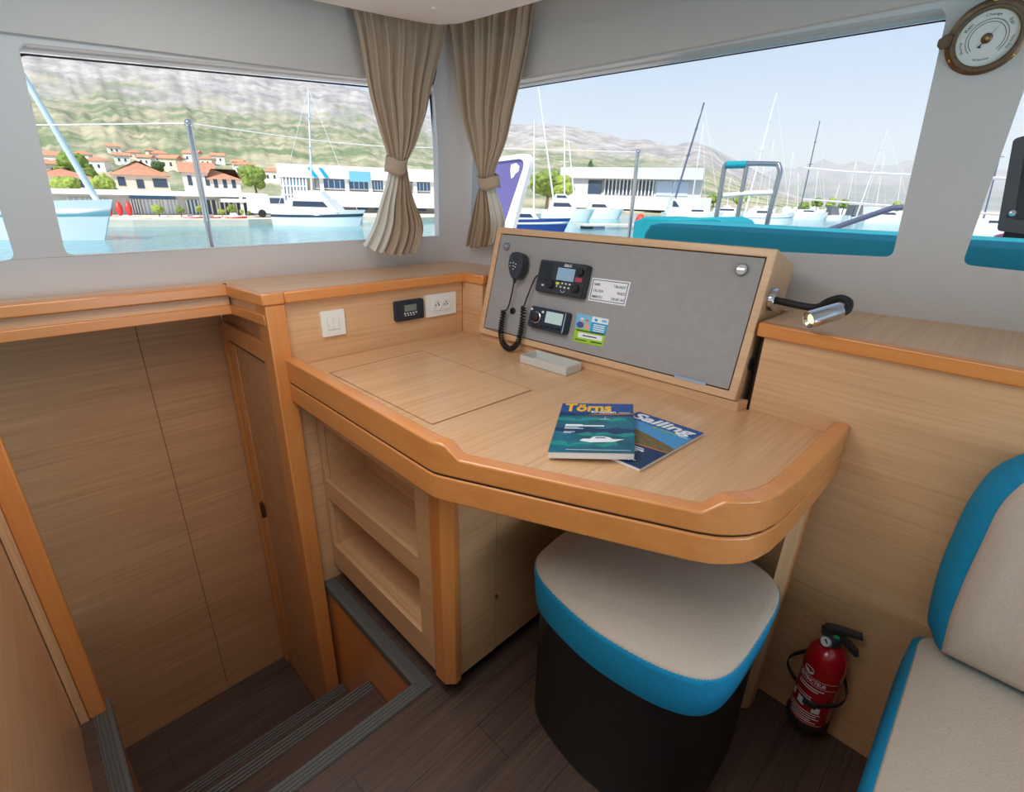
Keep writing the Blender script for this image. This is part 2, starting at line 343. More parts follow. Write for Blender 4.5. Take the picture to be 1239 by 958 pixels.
struct(MB().box((-.12, 1.487, -.74), (-.6, 1.5, -.03)).build('wall_stair_hull', 'hull_veneer'), 'veneer panel below the bulkhead', 'wall')
# bulkhead beside the stairs, near the camera
struct(MB().box((-.19, -.6, 0), (-.152, 1.478, 1.0)).build('wall_left', 'veneer_y'), 'veneer bulkhead beside the stairs', 'wall')
struct(MB().box((-.15, 1.448, 0), (-.132, 1.482, 1.0)).build('trim_11', 'veneer_z'), 'veneer lipping beside the bulkhead post', 'trim')
struct(MB().box((-.132, 1.448, 0), (-.091, 1.486, 1.0)).build('trim_1', 'beech_z', bev=.004), 'orange beech post ending the bulkhead', 'trim')
# grooved nosing strips on the floor edges
def nosing(name, p0, p1, w, label, side, e0=0., e1=0.):
    p0, p1 = V(p0), V(p1); u = (p1 - p0).normalized(); fr = Fr(p0, u, V((side[0], side[1], 0)), (0, 0, 1)); L = (p1 - p0).length
    prof = [(-.006, -.028), (-.006, .001), (-.003, .004)]
    k = 4
    for i in range(k):
        a = w*(i + .5)/k; prof += [(a + .001, .004), (a + .0025, .0015), (a + .0045, .0015), (a + .006, .004)]
    prof += [(w, .004), (w, -.028)]
    vs0 = [fr.p(-e0*max(a, 0), a, c) for a, c in prof]; vs1 = [fr.p(L + e1*max(a, 0), a, c) for a, c in prof]; n = len(prof)
    m = MB(); m.add(vs0 + vs1, [(i, (i+1) % n, n + (i+1) % n, n + i) for i in range(n)])
    return struct(m.build(name, 'nosing', smooth=20), label, 'trim')
nosing('trim_2', (-.088, .930, 0), (.566, .930, 0), .040, 'grey grooved nosing strip on the top stair edge', (0, -1), .85, .85)
nosing('trim_3', (.566, .930, 0), (.566, 1.545, 0), .034, 'grey grooved nosing strip beside the shelf cabinet', (1, 0), 1.176)
nosing('trim_4', (-.088, .930, 0), (-.088, 1.487, 0), .034, 'grey grooved nosing strip on the left floor edge', (-1, 0), 1.176)
# steps
st = thing('staircase', 'dark wooden steps going down beside the desk cabinet', 'stairs', (.24, 1.3, -.74))
for y0, y1, z in ((.935, 1.235, -.255), (1.18, 1.477, -.49)):
    t = MB().box((-.088, y0, z - .03), (.564, y1, z)).build('tread', 'sole', st)
    m = MB()
    for k in range(4): m.box((-.088, y1 - .046 + k*.0115, z - .001), (.564, y1 - .0385 + k*.0115, z + .003))
    m.build('nosing', 'nosing', t)
    MB().box((-.086, y1 - .035, z - .235), (.562, y1 - .015, z - .031)).build('riser', 'sole', st)
# lower veneer walls round the desk
struct(MB().box((.556, YA, 0), (1.26, YA + .02, 1.05)).build('wall_forward', 'veneer_x'), 'pale veneer panel behind the desk with the switches', 'wall')
struct(MB().box((1.24, YA - .002, DESK), (1.2425, YA + .001, 1.045)).build('trim_12', 'gap'), 'dark joint in the corner of the desk walls', 'trim')
struct(MB().prism([(1.240, YA, 0), (1.247, 1.40, 0), (1.277, 1.40, 0), (1.27, YA + .02, 0)], (0, 0, 1.05)).prism([(1.247, 1.40, 0), (XB, .416, 0), (XB + .03, .416, 0), (1.277, 1.40, 0)], (0, 0, DESK - .022)).build('wall_right', 'veneer_y'), 'veneer panel behind the instrument console', 'wall')
struct(MB().box((XB, -2.6, 0), (XB + .03, .4085, 1.05)).build('wall_right_aft', 'veneer_y'), 'pale veneer wall behind the fire extinguisher', 'wall')
struct(MB().box((XB + .006, .405, 0), (XB + .03, .416, 1.05)).build('trim_13', 'gap'), 'dark shadow gap between the wall panels', 'trim')
# post at the head of the stairs
struct(MB().box((.500, 1.482, -.74), (.5555, 1.562, 1.044)).build('trim_5', 'beech_z', bev=.004), 'tall orange beech post between stairwell and desk', 'trim')
struct(MB().box((.5205, 1.50, -.74), (.545, 2.0, 1.045)).build('wall_stair_door', 'hull_veneer'), 'brown veneer wall around the lower doorway', 'wall')
# doorway down in the hull
d = bpy.data.objects.new('door_1', None); COL.objects.link(d); d.location = (.5, 1.75, -.74); struct(d, 'brown cabin door in a rounded frame below the ledge', 'door')
def yz(l, x): return [V((x, y, z)) for y, z in l]
outer = [(1.992, -.74)] + [(1.992 - .07*(1 - cos(a)), .84 + .075*sin(a)) for a in [pi/2*k/8 for k in range(9)]] + [(1.50, .915), (1.50, .855)] + [(1.905 + .05*cos(a) , .795 + .06*sin(a)) for a in [pi/2 - pi/2*k/8 for k in range(9)]] + [(1.962, -.74)]
MB().prism(yz(outer, .5205), (-.016, 0, 0)).build('door_frame', 'beech_z', d, bev=.004)
MB().box((.5180, 1.50, -.73), (.5165, 1.955, .852)).build('gap', 'gap', d)
MB().box((.5160, 1.878, -.73), (.5115, 1.945, .842)).build('door_stile', 'beech_z', d, bev=.002)
MB().box((.5160, 1.50, -.73), (.5130, 1.876, .842)).build('door_panel', 'hull_veneer', d)
q = onX(318, 615, .5085)
MB().box((.5115, q.y - .022, q.z - .03), (.5045, q.y + .008, q.z + .03)).tube([(.5035, q.y - .008, q.z - .036), (.5035, q.y - .008, q.z + .036)], .006).build('latch', 'bronze', d, bev=.002)
# header over the stairs
struct(MB().box((-1.3, 1.70, 1.043), (.482, 1.735, 1.077)).build('trim_6', 'beech_x', bev=.005), 'orange ledge nosing above the stairwell', 'trim')
struct(MB().box((-1.3, 1.722, .985), (.478, 1.74, 1.045)).build('trim_14', 'veneer_x'), 'veneer strip under the ledge nosing', 'trim')
struct(MB().box((-1.3, 1.712, .984), (.484, 1.725, 1.014)).build('trim_7', 'beech_x', bev=.003), 'lower orange rail above the stairwell', 'trim')
struct(MB().prism([(.468, 1.735, 1.043), (.468, 1.70, 1.043), (.492, 1.482, 1.043), (.51, 1.482, 1.043), (.51, 1.735, 1.043)], (0, 0, .034)).build('trim_8', 'beech_y', bev=.004), 'short orange ledge nosing beside the stair post', 'trim')
struct(MB().prism([(.484, 1.74, .985), (.484, 1.712, .985), (.506, 1.50, .985), (.52, 1.50, .985), (.52, 1.74, .985)], (0, 0, .06)).build('trim_15', 'veneer_y'), 'short veneer strip beside the stair post', 'trim')
struct(MB().prism([(.474, 1.72, .984), (.498, 1.50, .984), (.506, 1.50, .984), (.490, 1.72, .984)], (0, 0, .030)).build('trim_16', 'beech_y', bev=.002), 'short lower rail beside the stair post', 'trim')
struct(MB().box((.492, 1.478, 1.044), (.5555, 1.51, 1.078)).build('trim_17', 'beech_z', bev=.004), 'beech block capping the stair post', 'trim')
struct(MB().box((-1.3, 1.74, 1.030), (.53, 2.03, 1.044)).build('ceiling_stairwell', 'hull_veneer'), 'veneer ceiling of the stairwell', 'ceiling')
struct(MB().prism([(1.445, 1.42, 0), (1.512, .40, 0), (1.54, .40, 0), (1.47, 1.42, 0)], (0, 0, 1.06)).build('wall_console_recess', 'veneer_y'), 'veneer wall behind the console', 'wall')
struct(MB().box((XB + .03, .402, 0), (1.51, .414, 1.06)).box((1.277, 1.402, DESK), (1.455, 1.412, 1.06)).build('wall_recess_ends', 'gap'), 'dark ends of the console recess', 'wall')
# ledge
b = cornerXYZ(1.06)
struct(MB().prism([(-1.3, 1.72, 1.045), (.50, 1.72, 1.045), (.505, 1.50, 1.045), (1.25, 1.50, 1.045), (1.26, 1.40, 1.045), (1.448, 1.40, 1.045), (1.513, .425, 1.045), (1.295, .425, 1.045), (1.295, -1.6, 1.045), (1.97, -1.6, 1.045), (b.x + .04, b.y + .04, 1.045), (-1.3, b.y + .04, 1.045)], (0, 0, .030)).build('trim_9', 'veneer_x'), 'pale veneer ledge running below the windows', 'ledge')
struct(MB().box((.557, 1.484, 1.043), (1.236, 1.512, 1.077)).build('trim_10', 'beech_x', bev=.005), 'orange ledge nosing above the light switch', 'trim')
struct(MB().prism([(1.232, 1.512, 1.043), (1.239, 1.392, 1.043), (1.267, 1.392, 1.043), (1.26, 1.512, 1.043)], (0, 0, .034)).build('trim_21', 'beech_y', bev=.005), 'short orange ledge nosing left of the console', 'trim')
struct(MB().prism([(1.282, .424, 1.043), (1.282, -1.6, 1.043), (1.31, -1.6, 1.043), (1.31, .424, 1.043)], (0, 0, .035)).build('trim_18', 'beech_y', bev=.005), 'orange ledge nosing along the right wall', 'trim')

# white coachroof walls with window openings
def hole(fr, px, r=.02): return rpoly([fr.ab(*p) for p in px], r, 5)
c0, c1 = cornerXYZ(1.05), cornerXYZ(1.95)
TH = -.050
def outer_loop(fr, px, kind):
    n_ = rpoly([fr.ab(*p) for p in px], .02, 5); c = V((sum(p[0] for p in n_)/len(n_), sum(p[1] for p in n_)/len(n_), 0)); out = []
    lo, hi = min(p[0] for p in n_), max(p[0] for p in n_)
    for a, b in n_:
        t = (a - lo)/(hi - lo)
        q = fr.p(a, b) + ((V((-.014 + .036*t, .046, -.010))) if kind == 'A' else V((.046, (.034*(1 - t) - .016*t), -.010)))
        out.append(q)
    return out
def splay(m, outer, front, back, ext, grow):
    loops = [[V(p) for p in outer]] + [[V(p) for p in h] for h in front]; flat = [p for l in loops for p in l]; n = len(flat)
    bo_ = [V(p) + V(ext) + V(g) for p, g in zip(outer, grow)]; ends = bo_ + [V(p) for h in back for p in h]
    t1 = tessellate_polygon(loops); fs = [tuple(t) for t in t1]; b = 0
    t2 = tessellate_polygon([bo_] + [[V(p) for p in h] for h in back]); fs += [tuple(n + i for i in t[::-1]) for t in t2]
    for l in loops:
        k = len(l); fs += [(b + i, b + (i+1) % k, n + b + (i+1) % k, n + b + i) for i in range(k)]; b += k
    return m.add(flat + ends, fs)
PXA = [[(80, 308), (537, 284.5), (524.5, 103.5), (22, 52)], [(-300, 335), (18, 314), (-62, 60), (-300, 30)]]
PXB = [[(562, 286.5), (1080, 311), (1148, 8), (558, 109)], [(1164, 320), (1420, 347), (1420, -50), (1287, -25)]]
HA = [hole(FA, p) for p in PXA]; OA = [outer_loop(FA, p, 'A') for p in PXA]; OB = [outer_loop(FB, p, 'B') for p in PXB]
outA = [(-1.4, 0), inF(FA, c0), inF(FA, c1), (-1.4, .9*sqrt(1 + .35**2))]
struct(splay(MB(), [FA.p(*p) for p in outA], [[FA.p(*p) for p in h] for h in HA], OA, FA.n*TH, [(0, 0, 0), (.03, 0, 0), (.03, 0, 0), (0, 0, 0)]).build('wall_window_left', 'gelcoat', bev=.006, seg=3), 'white moulded wall around the left window', 'wall')
HB = [hole(FB, p) for p in PXB]
zt = FB.v.z; a0, b0 = inF(FB, c0); a1, b1 = inF(FB, c1)
outB = [(a0, b0), (2.4, b0), (2.4, b1), (a1, b1)]
struct(splay(MB(), [FB.p(*p) for p in outB], [[FB.p(*p) for p in h] for h in HB], OB, FB.n*TH, [(-.008, .05, 0), (0, 0, 0), (0, 0, 0), (-.008, .05, 0)]).build('wall_window_right', 'gelcoat', bev=.006, seg=3), 'white moulded wall around the right window', 'wall')
def inset(poly, k):
    c = V((sum(p[0] for p in poly)/len(poly), sum(p[1] for p in poly)/len(poly))); out = []
    n = len(poly)
    for i in range(n):
        a, b, d = V(poly[i-1]), V(poly[i]), V(poly[(i+1) % n])
        e1 = (b - a).normalized(); e2 = (d - b).normalized(); t = (e1 + e2).normalized(); nn = V((-t.y, t.x)); s = max(.5, nn.dot(V((-e1.y, e1.x))))
        out.append(tuple(b + nn*(k/s)))
    return out
def window(n, fr, loop, label):
    m = sum(loop, V())/len(loop); nn = fr.n
    o = bpy.data.objects.new('window_%d' % n, None); COL.objects.link(o); o.location = m; struct(o, label, 'window')
    MB().prism([p + nn*.004 for p in loop], nn*.004).build('pane', 'window_glass', o, smooth=0)
    ins = [m + (p - m)*(1 - .009/max(.3, (p - m).length)) for p in loop]
    n_ = len(loop); a = [p + nn*.0085 for p in loop]; b = [p + nn*.0085 for p in ins]; c = [p + nn*.0105 for p in ins]; d = [p + nn*.0105 for p in loop]
    MB().rings([list(r) for r in (a, b, c, d)], cap=False, close=True).build('gasket', 'black_rubber', o, smooth=0)
window(1, FA, OA[0], 'long left cabin window looking at the mountain'); window(2, FA, OA[1], 'next window aft on the left, only its corner in view')
window(3, FB, OB[0], 'large right window over the instrument console'); window(4, FB, OB[1], 'next window beyond the barometer pillar')
# rounded corner post between the two windows
def corner_ring(z):
    c = cornerXYZ(z); pa = c + V((-.085, 0, 0)); pb = c + V((.15, -1, 0)).normalized()*.085; out = []
    for k in range(9):
        t = k/8; q = pa*(1-t)**2 + c*2*t*(1-t) + pb*t*t; out.append(q + (c - (pa + pb)/2).normalized()*.004*0)
    return out + [pb + V((.03, .0, 0)), c + V((.10, .10, 0)), pa + V((0, .03, 0))]
struct(MB().rings([corner_ring(1.05), corner_ring(1.94)]).build('wall_corner', 'gelcoat'), 'white rounded corner post behind the curtains', 'wall')
# boards above the windows
f = [FA.ab(-300, 1), FA.ab(0, 38), FA.ab(218, 65.5), FA.ab(441, 94), FA.ab(488, 99.2)]
top = .9*sqrt(1 + .35**2) - .02
struct(MB().prism2(f + [(f[-1][0] - .08, top), (f[0][0], top)], .0, .010, FA).build('trim_19', 'fascia', bev=.004), 'pale headliner board above the left window', 'trim')
f = [FB.ab(556, 108.5), FB.ab(640, 94), FB.ab(850, 56), FB.ab(1145, -1), (2.3, FB.ab(1145, -1)[1] + .03)]
topb = b1 - .02
struct(MB().prism2(f + [(2.3, topb), (f[0][0] + .14, topb)], .0, .010, FB).build('trim_20', 'fascia', bev=.004), 'pale headliner board above the right window', 'trim')
# ceiling
edge = [(-2.9, 1.42), (-.5, 1.5), (.45, 1.51), (.716, 1.483), (.841, 1.458), (.95, 1.433), (1.02, 1.413), (1.07, 1.388), (1.097, 1.34), (1.106, 1.257), (1.113, 1.10), (1.118, 1.01), (1.14, .6), (1.17, .0), (1.2, -3.2), (-2.9, -3.2)]
cp = struct(MB().prism([(x, y, 1.80) for x, y in edge], (0, 0, .03)).build('ceiling', 'headliner', bev=.012, seg=3), 'pale ceiling panel with a rounded corner', 'ceiling')
q = onZ(525, 9, 1.8)
MB().lathe(Fr(q, (1, 0, 0), (0, 1, 0), (0, 0, -1)), [(.007, -.002), (.007, .003), (.005, .005)], 16).build('snap_button', 'white_plastic', cp)
struct(MB().prism([(-3, -3.4, 1.925), (1.66, -3.4, 1.925), (1.42, 1.5, 1.925), (-3, 1.5, 1.925)], (0, 0, .04)).build('ceiling_roof', 'headliner'), 'coachroof deck over the cabin', 'ceiling')
# ================================================================== furniture and things in the cabin
# ---- desk
desk = thing('desk', 'beech and veneer chart desk with a raised lip and rounded corner', 'desk', (.95, .85, DESK))
hq = [onZ(398.9, 449.3, .85), onZ(510.5, 422.5, .85), onZ(644.3, 469.5, .85), onZ(522.9, 510.8, .85)]
hc = sum(hq, V())/4
hole_ = [V((hc.x + (p.x - hc.x)*1.016, hc.y + (p.y - hc.y)*1.016, DESK - .02)) for p in hq]
out = [(.560, 1.508), (1.238, 1.508), (1.298, .412), (1.298, .200), (1.10, .205), (.95, .208), (.885, .216), (.845, .232), (.805, .262), (.785, .285), (.565, .755)]
MB().plate([(x, y, DESK - .02) for x, y in out], [hole_], (0, 0, .02)).build('desktop', 'veneer_x', desk, smooth=0)
MB().prism([(p.x, p.y, DESK - .022) for p in hole_], (0, 0, .006)).build('lid_recess', 'gap', desk, smooth=0)
MB().prism([(hc.x + (p.x - hc.x)*.990, hc.y + (p.y - hc.y)*.990, DESK - .014) for p in hq], (0, 0, .0146)).build('hatch_lid', 'veneer_x', desk, bev=.0015)
def sweep(path, wd, zb, ins=0.):
    P = [V((x, y)) for x, y, z in path]; n = len(P); rings = []
    for i in range(n):
        e1 = (P[i] - P[max(i-1, 0)]); e2 = (P[min(i+1, n-1)] - P[i])
        if e1.length < 1e-9: e1 = e2
        if e2.length < 1e-9: e2 = e1
        e1.normalize(); e2.normalize(); t = (e1 + e2).normalized(); nn = V((-t.y, t.x)); k = 1/max(.6, nn.dot(V((-e1.y, e1.x))))
        a = P[i] + nn*ins*k; b = P[i] + nn*wd*k; z = path[i][2]
        rings.append([V((a.x, a.y, zb)), V((a.x, a.y, z)), V((b.x, b.y, z)), V((b.x, b.y, zb))])
    return MB().rings(rings)
rail = [(.535, 1.505, .880), (.535, .775, .880), (.5365, .757, .880), (.543, .738, .880), (.548, .727, .877), (.5585, .7025, .853), (.562, .695, .851), (.66, .480, .851), (.752, .283, .851), (.757, .274, .852), (.772, .250, .875), (.778, .243, .880), (.792, .229, .880), (.815, .211, .880), (.845, .198, .880), (.885, .189, .880), (.94, .185, .880), (1.02, .183, .880), (1.12, .182, .880), (1.2995, .182, .880)]
sweep(rail, .034, .807).build('fiddle_rail', 'beech_y', desk, bev=.005, seg=3)
sweep([(x, y, .803) for x, y, z in rail], .034, .744).build('edge_rail', 'beech_y', desk, bev=.004, seg=3)
sweep([(x, y, .809) for x, y, z in rail], .030, .80, .004).build('groove', 'gap', desk)
lg = [onX(960, 667, 1.215), onX(977, 624, 1.25)]
MB().prism([(1.188, .232, 0), (1.212, .207, 0), (1.236, .207, 0), (1.236, .232, 0)], (.012, 0, .745)).build('leg', 'veneer_z', desk, bev=.003)
MB().prism([(1.237, .2055, 0), (1.252, .2055, 0), (1.252, .234, 0), (1.237, .234, 0)], (.012, 0, .745)).build('leg_edge', 'beech_z', desk, bev=.003)

# ---- cabinet with two open shelves under the desk
cab = thing('shelf_cabinet', 'veneer cabinet with two open shelves under the left end of the desk', 'cabinet', (.8, 1.15, .06))
XF, Y0, Y1, Z0, Z1 = .610, .822, 1.508, .06, .742
def cf(px): return [(onX(x, y, XF).y, onX(x, y, XF).z) for x, y in px]
h1 = cf([(384, 511), (501, 591), (505, 674), (393, 580)]); h2 = cf([(397, 603), (506, 699), (511, 768), (407, 660)])
def sq(h): ys = [p[0] for p in h]; zs = [p[1] for p in h]; y = (ys[0] + ys[3])/2, (ys[1] + ys[2])/2; z = (zs[2] + zs[3])/2, (zs[0] + zs[1])/2; return min(y), max(y), min(z), max(z)
A1, A2 = sq(h1), sq(h2)
ya, yb = (A1[0] + A2[0])/2, (A1[1] + A2[1])/2
H = [[V((XF, ya, a[2])), V((XF, yb, a[2])), V((XF, yb, a[3])), V((XF, ya, a[3]))] for a in (A1, A2)]
MB().plate([(XF, Y0 + .012, Z0), (XF, Y1, Z0), (XF, Y1, Z1), (XF, Y0 + .012, Z1)], H, (.018, 0, 0)).build('front_frame', 'veneer_y', cab, bev=.002)
dp = .15
m = MB()
m.box((XF + .018, ya - .012, Z0), (XF + dp, ya, Z1)).box((XF + .018, yb, Z0), (XF + dp, yb + .012, Z1)).box((XF + dp, ya - .012, Z0), (XF + dp + .01, yb + .012, Z1))
for a in (A1, A2): m.box((XF + .004, ya, a[3] + .0), (XF + dp, yb, a[3] + .012))
m.build('carcass', 'veneer_y', cab)
for a in (A1, A2): MB().box((XF + .018, ya, a[2] - .012), (XF + dp, yb, a[2] - .002)).build('shelf', 'veneer_y', cab)
MB().prism([(.6115, .884, Z0 - .004), (.603, .874, Z0 - .004), (.604, .832, Z0 - .004), (.628, .810, Z0 - .004), (.648, .812, Z0 - .004), (.648, .884, Z0 - .004)], (0, 0, Z1 - Z0)).build('corner_post', 'beech_z', cab, bev=.003)
sx = onY(600, 680, Y0).x
MB().box((.645, Y0, Z0), (sx - .001, Y0 + .02, Z1)).build('side_panel', 'veneer_x', cab)
dr = MB().box((sx + .001, Y0 + .001, Z0), (1.285, Y0 + .02, Z1)).build('door', 'veneer_x', cab)
q = onY(600, 721, Y0)
MB().lathe(Fr(q, (1, 0, 0), (0, 0, 1), (0, -1, 0)), [(.005, 0), (.006, .003), (.004, .005)], 12).build('knob', 'bronze', dr)
MB().box((.66, Y0 + .03, 0), (1.28, Y1, Z0 + .01)).build('plinth', 'black_rubber', cab)

# ---- things on the wall behind the desk
FW = Fr((0, YA, 0), (1, 0, 0), (0, 0, 1))
def rectpx(fr, p, q, c=0.): a = fr.ab(*p, c); b = fr.ab(*q, c); return a[0], a[1], b[0], b[1]
a0, b0, a1, b1 = rectpx(FW, (391, 408.5), (416, 373.5), .008)
sw = thing('light_switch', 'white square double rocker switch on the veneer wall left of the black panel', 'switch', FW.p((a0 + a1)/2, b0, 0))
MB().prism2(rect(a0, b0, a1, b1, .004), 0, .008, FW).build('face_plate', 'white_plastic', sw, bev=.002)
w3 = (a1 - a0)*.27
MB().prism2(rect(a0 + w3*.92, b0 + w3*.92, a1 - w3*.92, b1 - w3*.92), .007, .0083, FW).build('rocker_surround', 'grey_tray', sw)
for k in (0, 1): MB().prism2(rect(a0 + w3 + k*w3*.86, b0 + w3, a0 + w3 + k*w3*.86 + w3*.82, b1 - w3), .007, .0105, FW).build('rocker', 'white_plastic', sw, bev=.001)
a0, b0, a1, b1 = rectpx(FW, (479, 390), (512, 360.5), .012)
pn = thing('charge_panel', 'black display panel with a small grey screen between switch and socket', 'control panel', FW.p((a0 + a1)/2, b0, 0))
MB().prism2(rect(a0, b0, a1, b1, .008), 0, .014, FW).build('housing', 'navy_plastic', pn, bev=.003)
W3, H3 = a1 - a0, b1 - b0
MB().prism2(rect(a0 + W3*.1, b0 + H3*.16, a1 - W3*.1, b1 - H3*.12, .004), .013, .0155, FW).build('face', 'black_plastic', pn, bev=.001)
MB().prism2(rect(a0 + W3*.3, b0 + H3*.46, a0 + W3*.72, b0 + H3*.78), .015, .0165, FW).build('screen', 'lcd_grey', pn)
for k in range(5):
    MB().prism2(rect(a0 + W3*(.28 + k*.1), b0 + H3*.34, a0 + W3*(.33 + k*.1), b0 + H3*.40), .015, .0168, FW).build('button', 'key_white', pn)
for k in range(4):
    MB().prism2(rect(a0 + W3*(.30 + k*.1), b0 + H3*.25, a0 + W3*(.35 + k*.1), b0 + H3*.29), .015, .0166, FW).build('button', 'key_white', pn)
a0, b0, a1, b1 = rectpx(FW, (516, 384.5), (551.5, 352.5), .009)
ot = thing('power_socket', 'white double power socket with two round outlets on the veneer wall', 'socket', FW.p((a0 + a1)/2, b0, 0))
MB().prism2(rect(a0, b0, a1, b1, .004), 0, .009, FW).build('face_plate', 'white_plastic', ot, bev=.002)
W3, H3 = a1 - a0, b1 - b0
MB().prism2(rect(a0 + W3*.2, b0 + H3*.24, a1 - W3*.2, b1 - H3*.24, .003), .008, .011, FW).build('insert', 'white_plastic', ot, bev=.001)
for k in (.36, .64):
    fr = Fr(FW.p(a0 + W3*k, b0 + H3*.5, .0), FW.u, FW.v, FW.n)
    s_ = MB().lathe(fr, [(.0185, .010), (.0185, .013), (.0165, .013), (.0155, .0115), (.001, .0115)], 24).build('outlet', 'page', ot)
    m = MB()
    for dx, dy in ((-.007, 0), (.007, 0)): m.lathe(Fr(fr.p(dx, dy, 0), FW.u, FW.v, FW.n), [(.0026, .011), (.0026, .0125)], 10)
    m.build('pin_hole', 'black_rubber', s_)
    MB().lathe(Fr(fr.p(0, .008, 0), FW.u, FW.v, FW.n), [(.0024, .011), (.0022, .016)], 10).build('earth_pin', 'steel', s_)

# ---- tilted instrument console
bl, br_ = onZ(578, 402, .875), onZ(889, 485, .875)
cu_ = (br_ - bl).normalized(); hor = cu_.cross(V((0, 0, 1))); hor = hor if hor.x > 0 else -hor; hor.normalize()
FC = Fr(bl, cu_, hor*cos(radians(75)) + V((0, 0, 1))*sin(radians(75)))
CW = (br_ - bl).length;  CH = (FC.ab(601, 277)[1] + FC.ab(942, 297)[1])/2; DP = -.14
def cdep(a): return -(.138 + .058*a/CW)      # the box is a little deeper at its right end
con = thing('instrument_console', 'tilted wooden console box with a grey front panel above the desk', 'console', FC.p(CW/2, 0, DP/2))
fw = .021
_o, _i = rect(0, 0, CW, CH), rect(fw, fw, CW - fw, CH - fw)
MB().add([FC.p(*p) for p in _o] + [FC.p(*p) for p in _i] + [FC.p(*p, cdep(p[0])) for p in _o] + [FC.p(*p, cdep(p[0])) for p in _i], [(k, (k+1) % 4, 4 + (k+1) % 4, 4 + k) for k in range(4)] + [(8 + k, 8 + (k+1) % 4, 12 + (k+1) % 4, 12 + k) for k in range(4)] + [(k, (k+1) % 4, 8 + (k+1) % 4, 8 + k) for k in range(4)] + [(4 + k, 4 + (k+1) % 4, 12 + (k+1) % 4, 12 + k) for k in range(4)]).build('case', 'frame_oak_y', con, bev=.0025)
MB().prism2(rect(fw + .003, fw + .003, CW - fw - .003, CH - fw - .003), -.014, -.004, FC).build('front_panel', 'grey_fabric', con, bev=.001)
MB().prism2(rect(fw, fw, CW - fw, CH - fw), -.02, -.0145, FC).build('backing', 'gap', con)
MB().prism([FC.p(*p, cdep(p[0]) + .001) for p in rect(.004, .004, CW - .004, CH - .004)], FC.n*.006).build('back_panel', 'veneer_y', con)
MB().prism([(1.296, .414, DESK + .0005), (1.258, .424, DESK + .0005), (1.218, 1.375, DESK + .0005), (1.240, 1.375, DESK + .0005)], (0, 0, .026)).build('spacer', 'frame_oak_y', con)
for px, r in (((613, 298), .013), ((897, 326), .0165)):
    fr = Fr(FC.p(*FC.ab(*px), 0), FC.u, FC.v, FC.n)
    k = MB().lathe(fr, [(r, -.005), (r, .002), (r*.9, .005), (r*.78, .0055), (r*.74, .003), (.0005, .003)], 28).build('latch', 'latch_grey', con)
    MB().prism2(rpoly([(-r*.62, -r*.18), (r*.62, -r*.18), (r*.62, r*.2), (-r*.62, r*.2)], r*.15), .002, .0055, fr).build('latch_bar', 'steel', k, bev=.0005)
for p, q in (((594, 397), (603, 399)), ((815, 458), (853, 468.5))):
    a = FC.ab(*p); b = FC.ab(*q)
    MB().prism2(rect(a[0], fw - .002, b[0], fw + .006), -.004, .0005, FC).build('hinge', 'steel', con)
FS = Fr(FC.p(CW, 0, 0), -FC.n, FC.v, FC.u)          # the console's right side
a, b = FS.ab(907, 440)
fr = Fr(FS.p(a, b, 0), FS.u, FS.v, FS.n)
s_ = MB().lathe(fr, [(.0155, 0), (.0155, .003), (.013, .0045), (.0095, .0045), (.0095, .002), (.0005, .001)], 24).build('side_socket', 'black_plastic', con)
a, b = FC.ab(620, 376)
fr = Fr(FC.p(a, b, -.004), FC.u, FC.v, FC.n)
MB().lathe(fr, [(.0115, 0), (.0115, .004), (.008, .006), (.006, .006), (.006, .003), (.0005, .003)], 20).build('jack_socket', 'black_gloss', con)

# ---- radio on the console
ZS = .12524
def zp(x, y): return 640 + x*ZS, 305 + y*ZS
PC = -.0036                                           # panel surface
def face_rect(pts, c):
    q = [FC.ab(*p, c) for p in pts]; return (q[0][0] + q[3][0])/2, (q[2][1] + q[3][1])/2, (q[1][0] + q[2][0])/2, (q[0][1] + q[1][1])/2
def skewed(pts, c): return [FC.ab(*p, c) for p in pts]
vh = .022
R_ = face_rect([zp(110, 70), zp(575, 120), zp(510, 450), zp(50, 370)], vh)
vhf = thing('marine_radio', 'black radio with speaker slits, grey screen and three knobs on the grey panel', 'radio', FC.p((R_[0] + R_[2])/2, R_[1], PC))
MB().prism2(rect(*R_, .008), PC, vh - .004, FC).build('body', 'black_plastic', vhf, bev=.004, seg=3)
MB().prism2(rect(R_[0] + .003, R_[1] + .003, R_[2] - .003, R_[3] - .003, .006), vh - .006, vh, FC).build('fascia', 'black_plastic', vhf, bev=.002)
RW, RH = R_[2] - R_[0], R_[3] - R_[1]
def ra(u, v): return R_[0] + RW*u, R_[1] + RH*v
g = MB()
ga, gb_ = ra(.04, .30); gc, gd_ = ra(.315, .93); sl = .78
for k in range(13):
    y_ = gb_ - (gc - ga)*sl + (gd_ - gb_ + (gc - ga)*sl)*(k + .7)/13.5
    xa = ga + max(0, (gb_ - y_)/sl); xb_ = min(gc, ga + (gd_ - y_)/sl)
    if xb_ - xa < .004: continue
    pa, pb = (xa, y_ + (xa - ga)*sl), (xb_, y_ + (xb_ - ga)*sl)
    g.prism2([(pa[0], pa[1] - .0012), (pb[0], pb[1] - .0012), (pb[0], pb[1] + .0012), (pa[0], pa[1] + .0012)], vh - .001, vh + .0012, FC)
g.build('speaker_grille', 'black_gloss', vhf)
u0, v0 = ra(.42, .44); u1, v1 = ra(.775, .82)
sc = MB().prism2(rect(u0 - .003, v0 - .003, u1 + .003, v1 + .003, .002), vh, vh + .001, FC).build('screen_bezel', 'black_gloss', vhf)
MB().prism2(rect(u0, v0, u1, v1), vh + .001, vh + .0014, FC).build('screen', 'lcd_blue', sc)
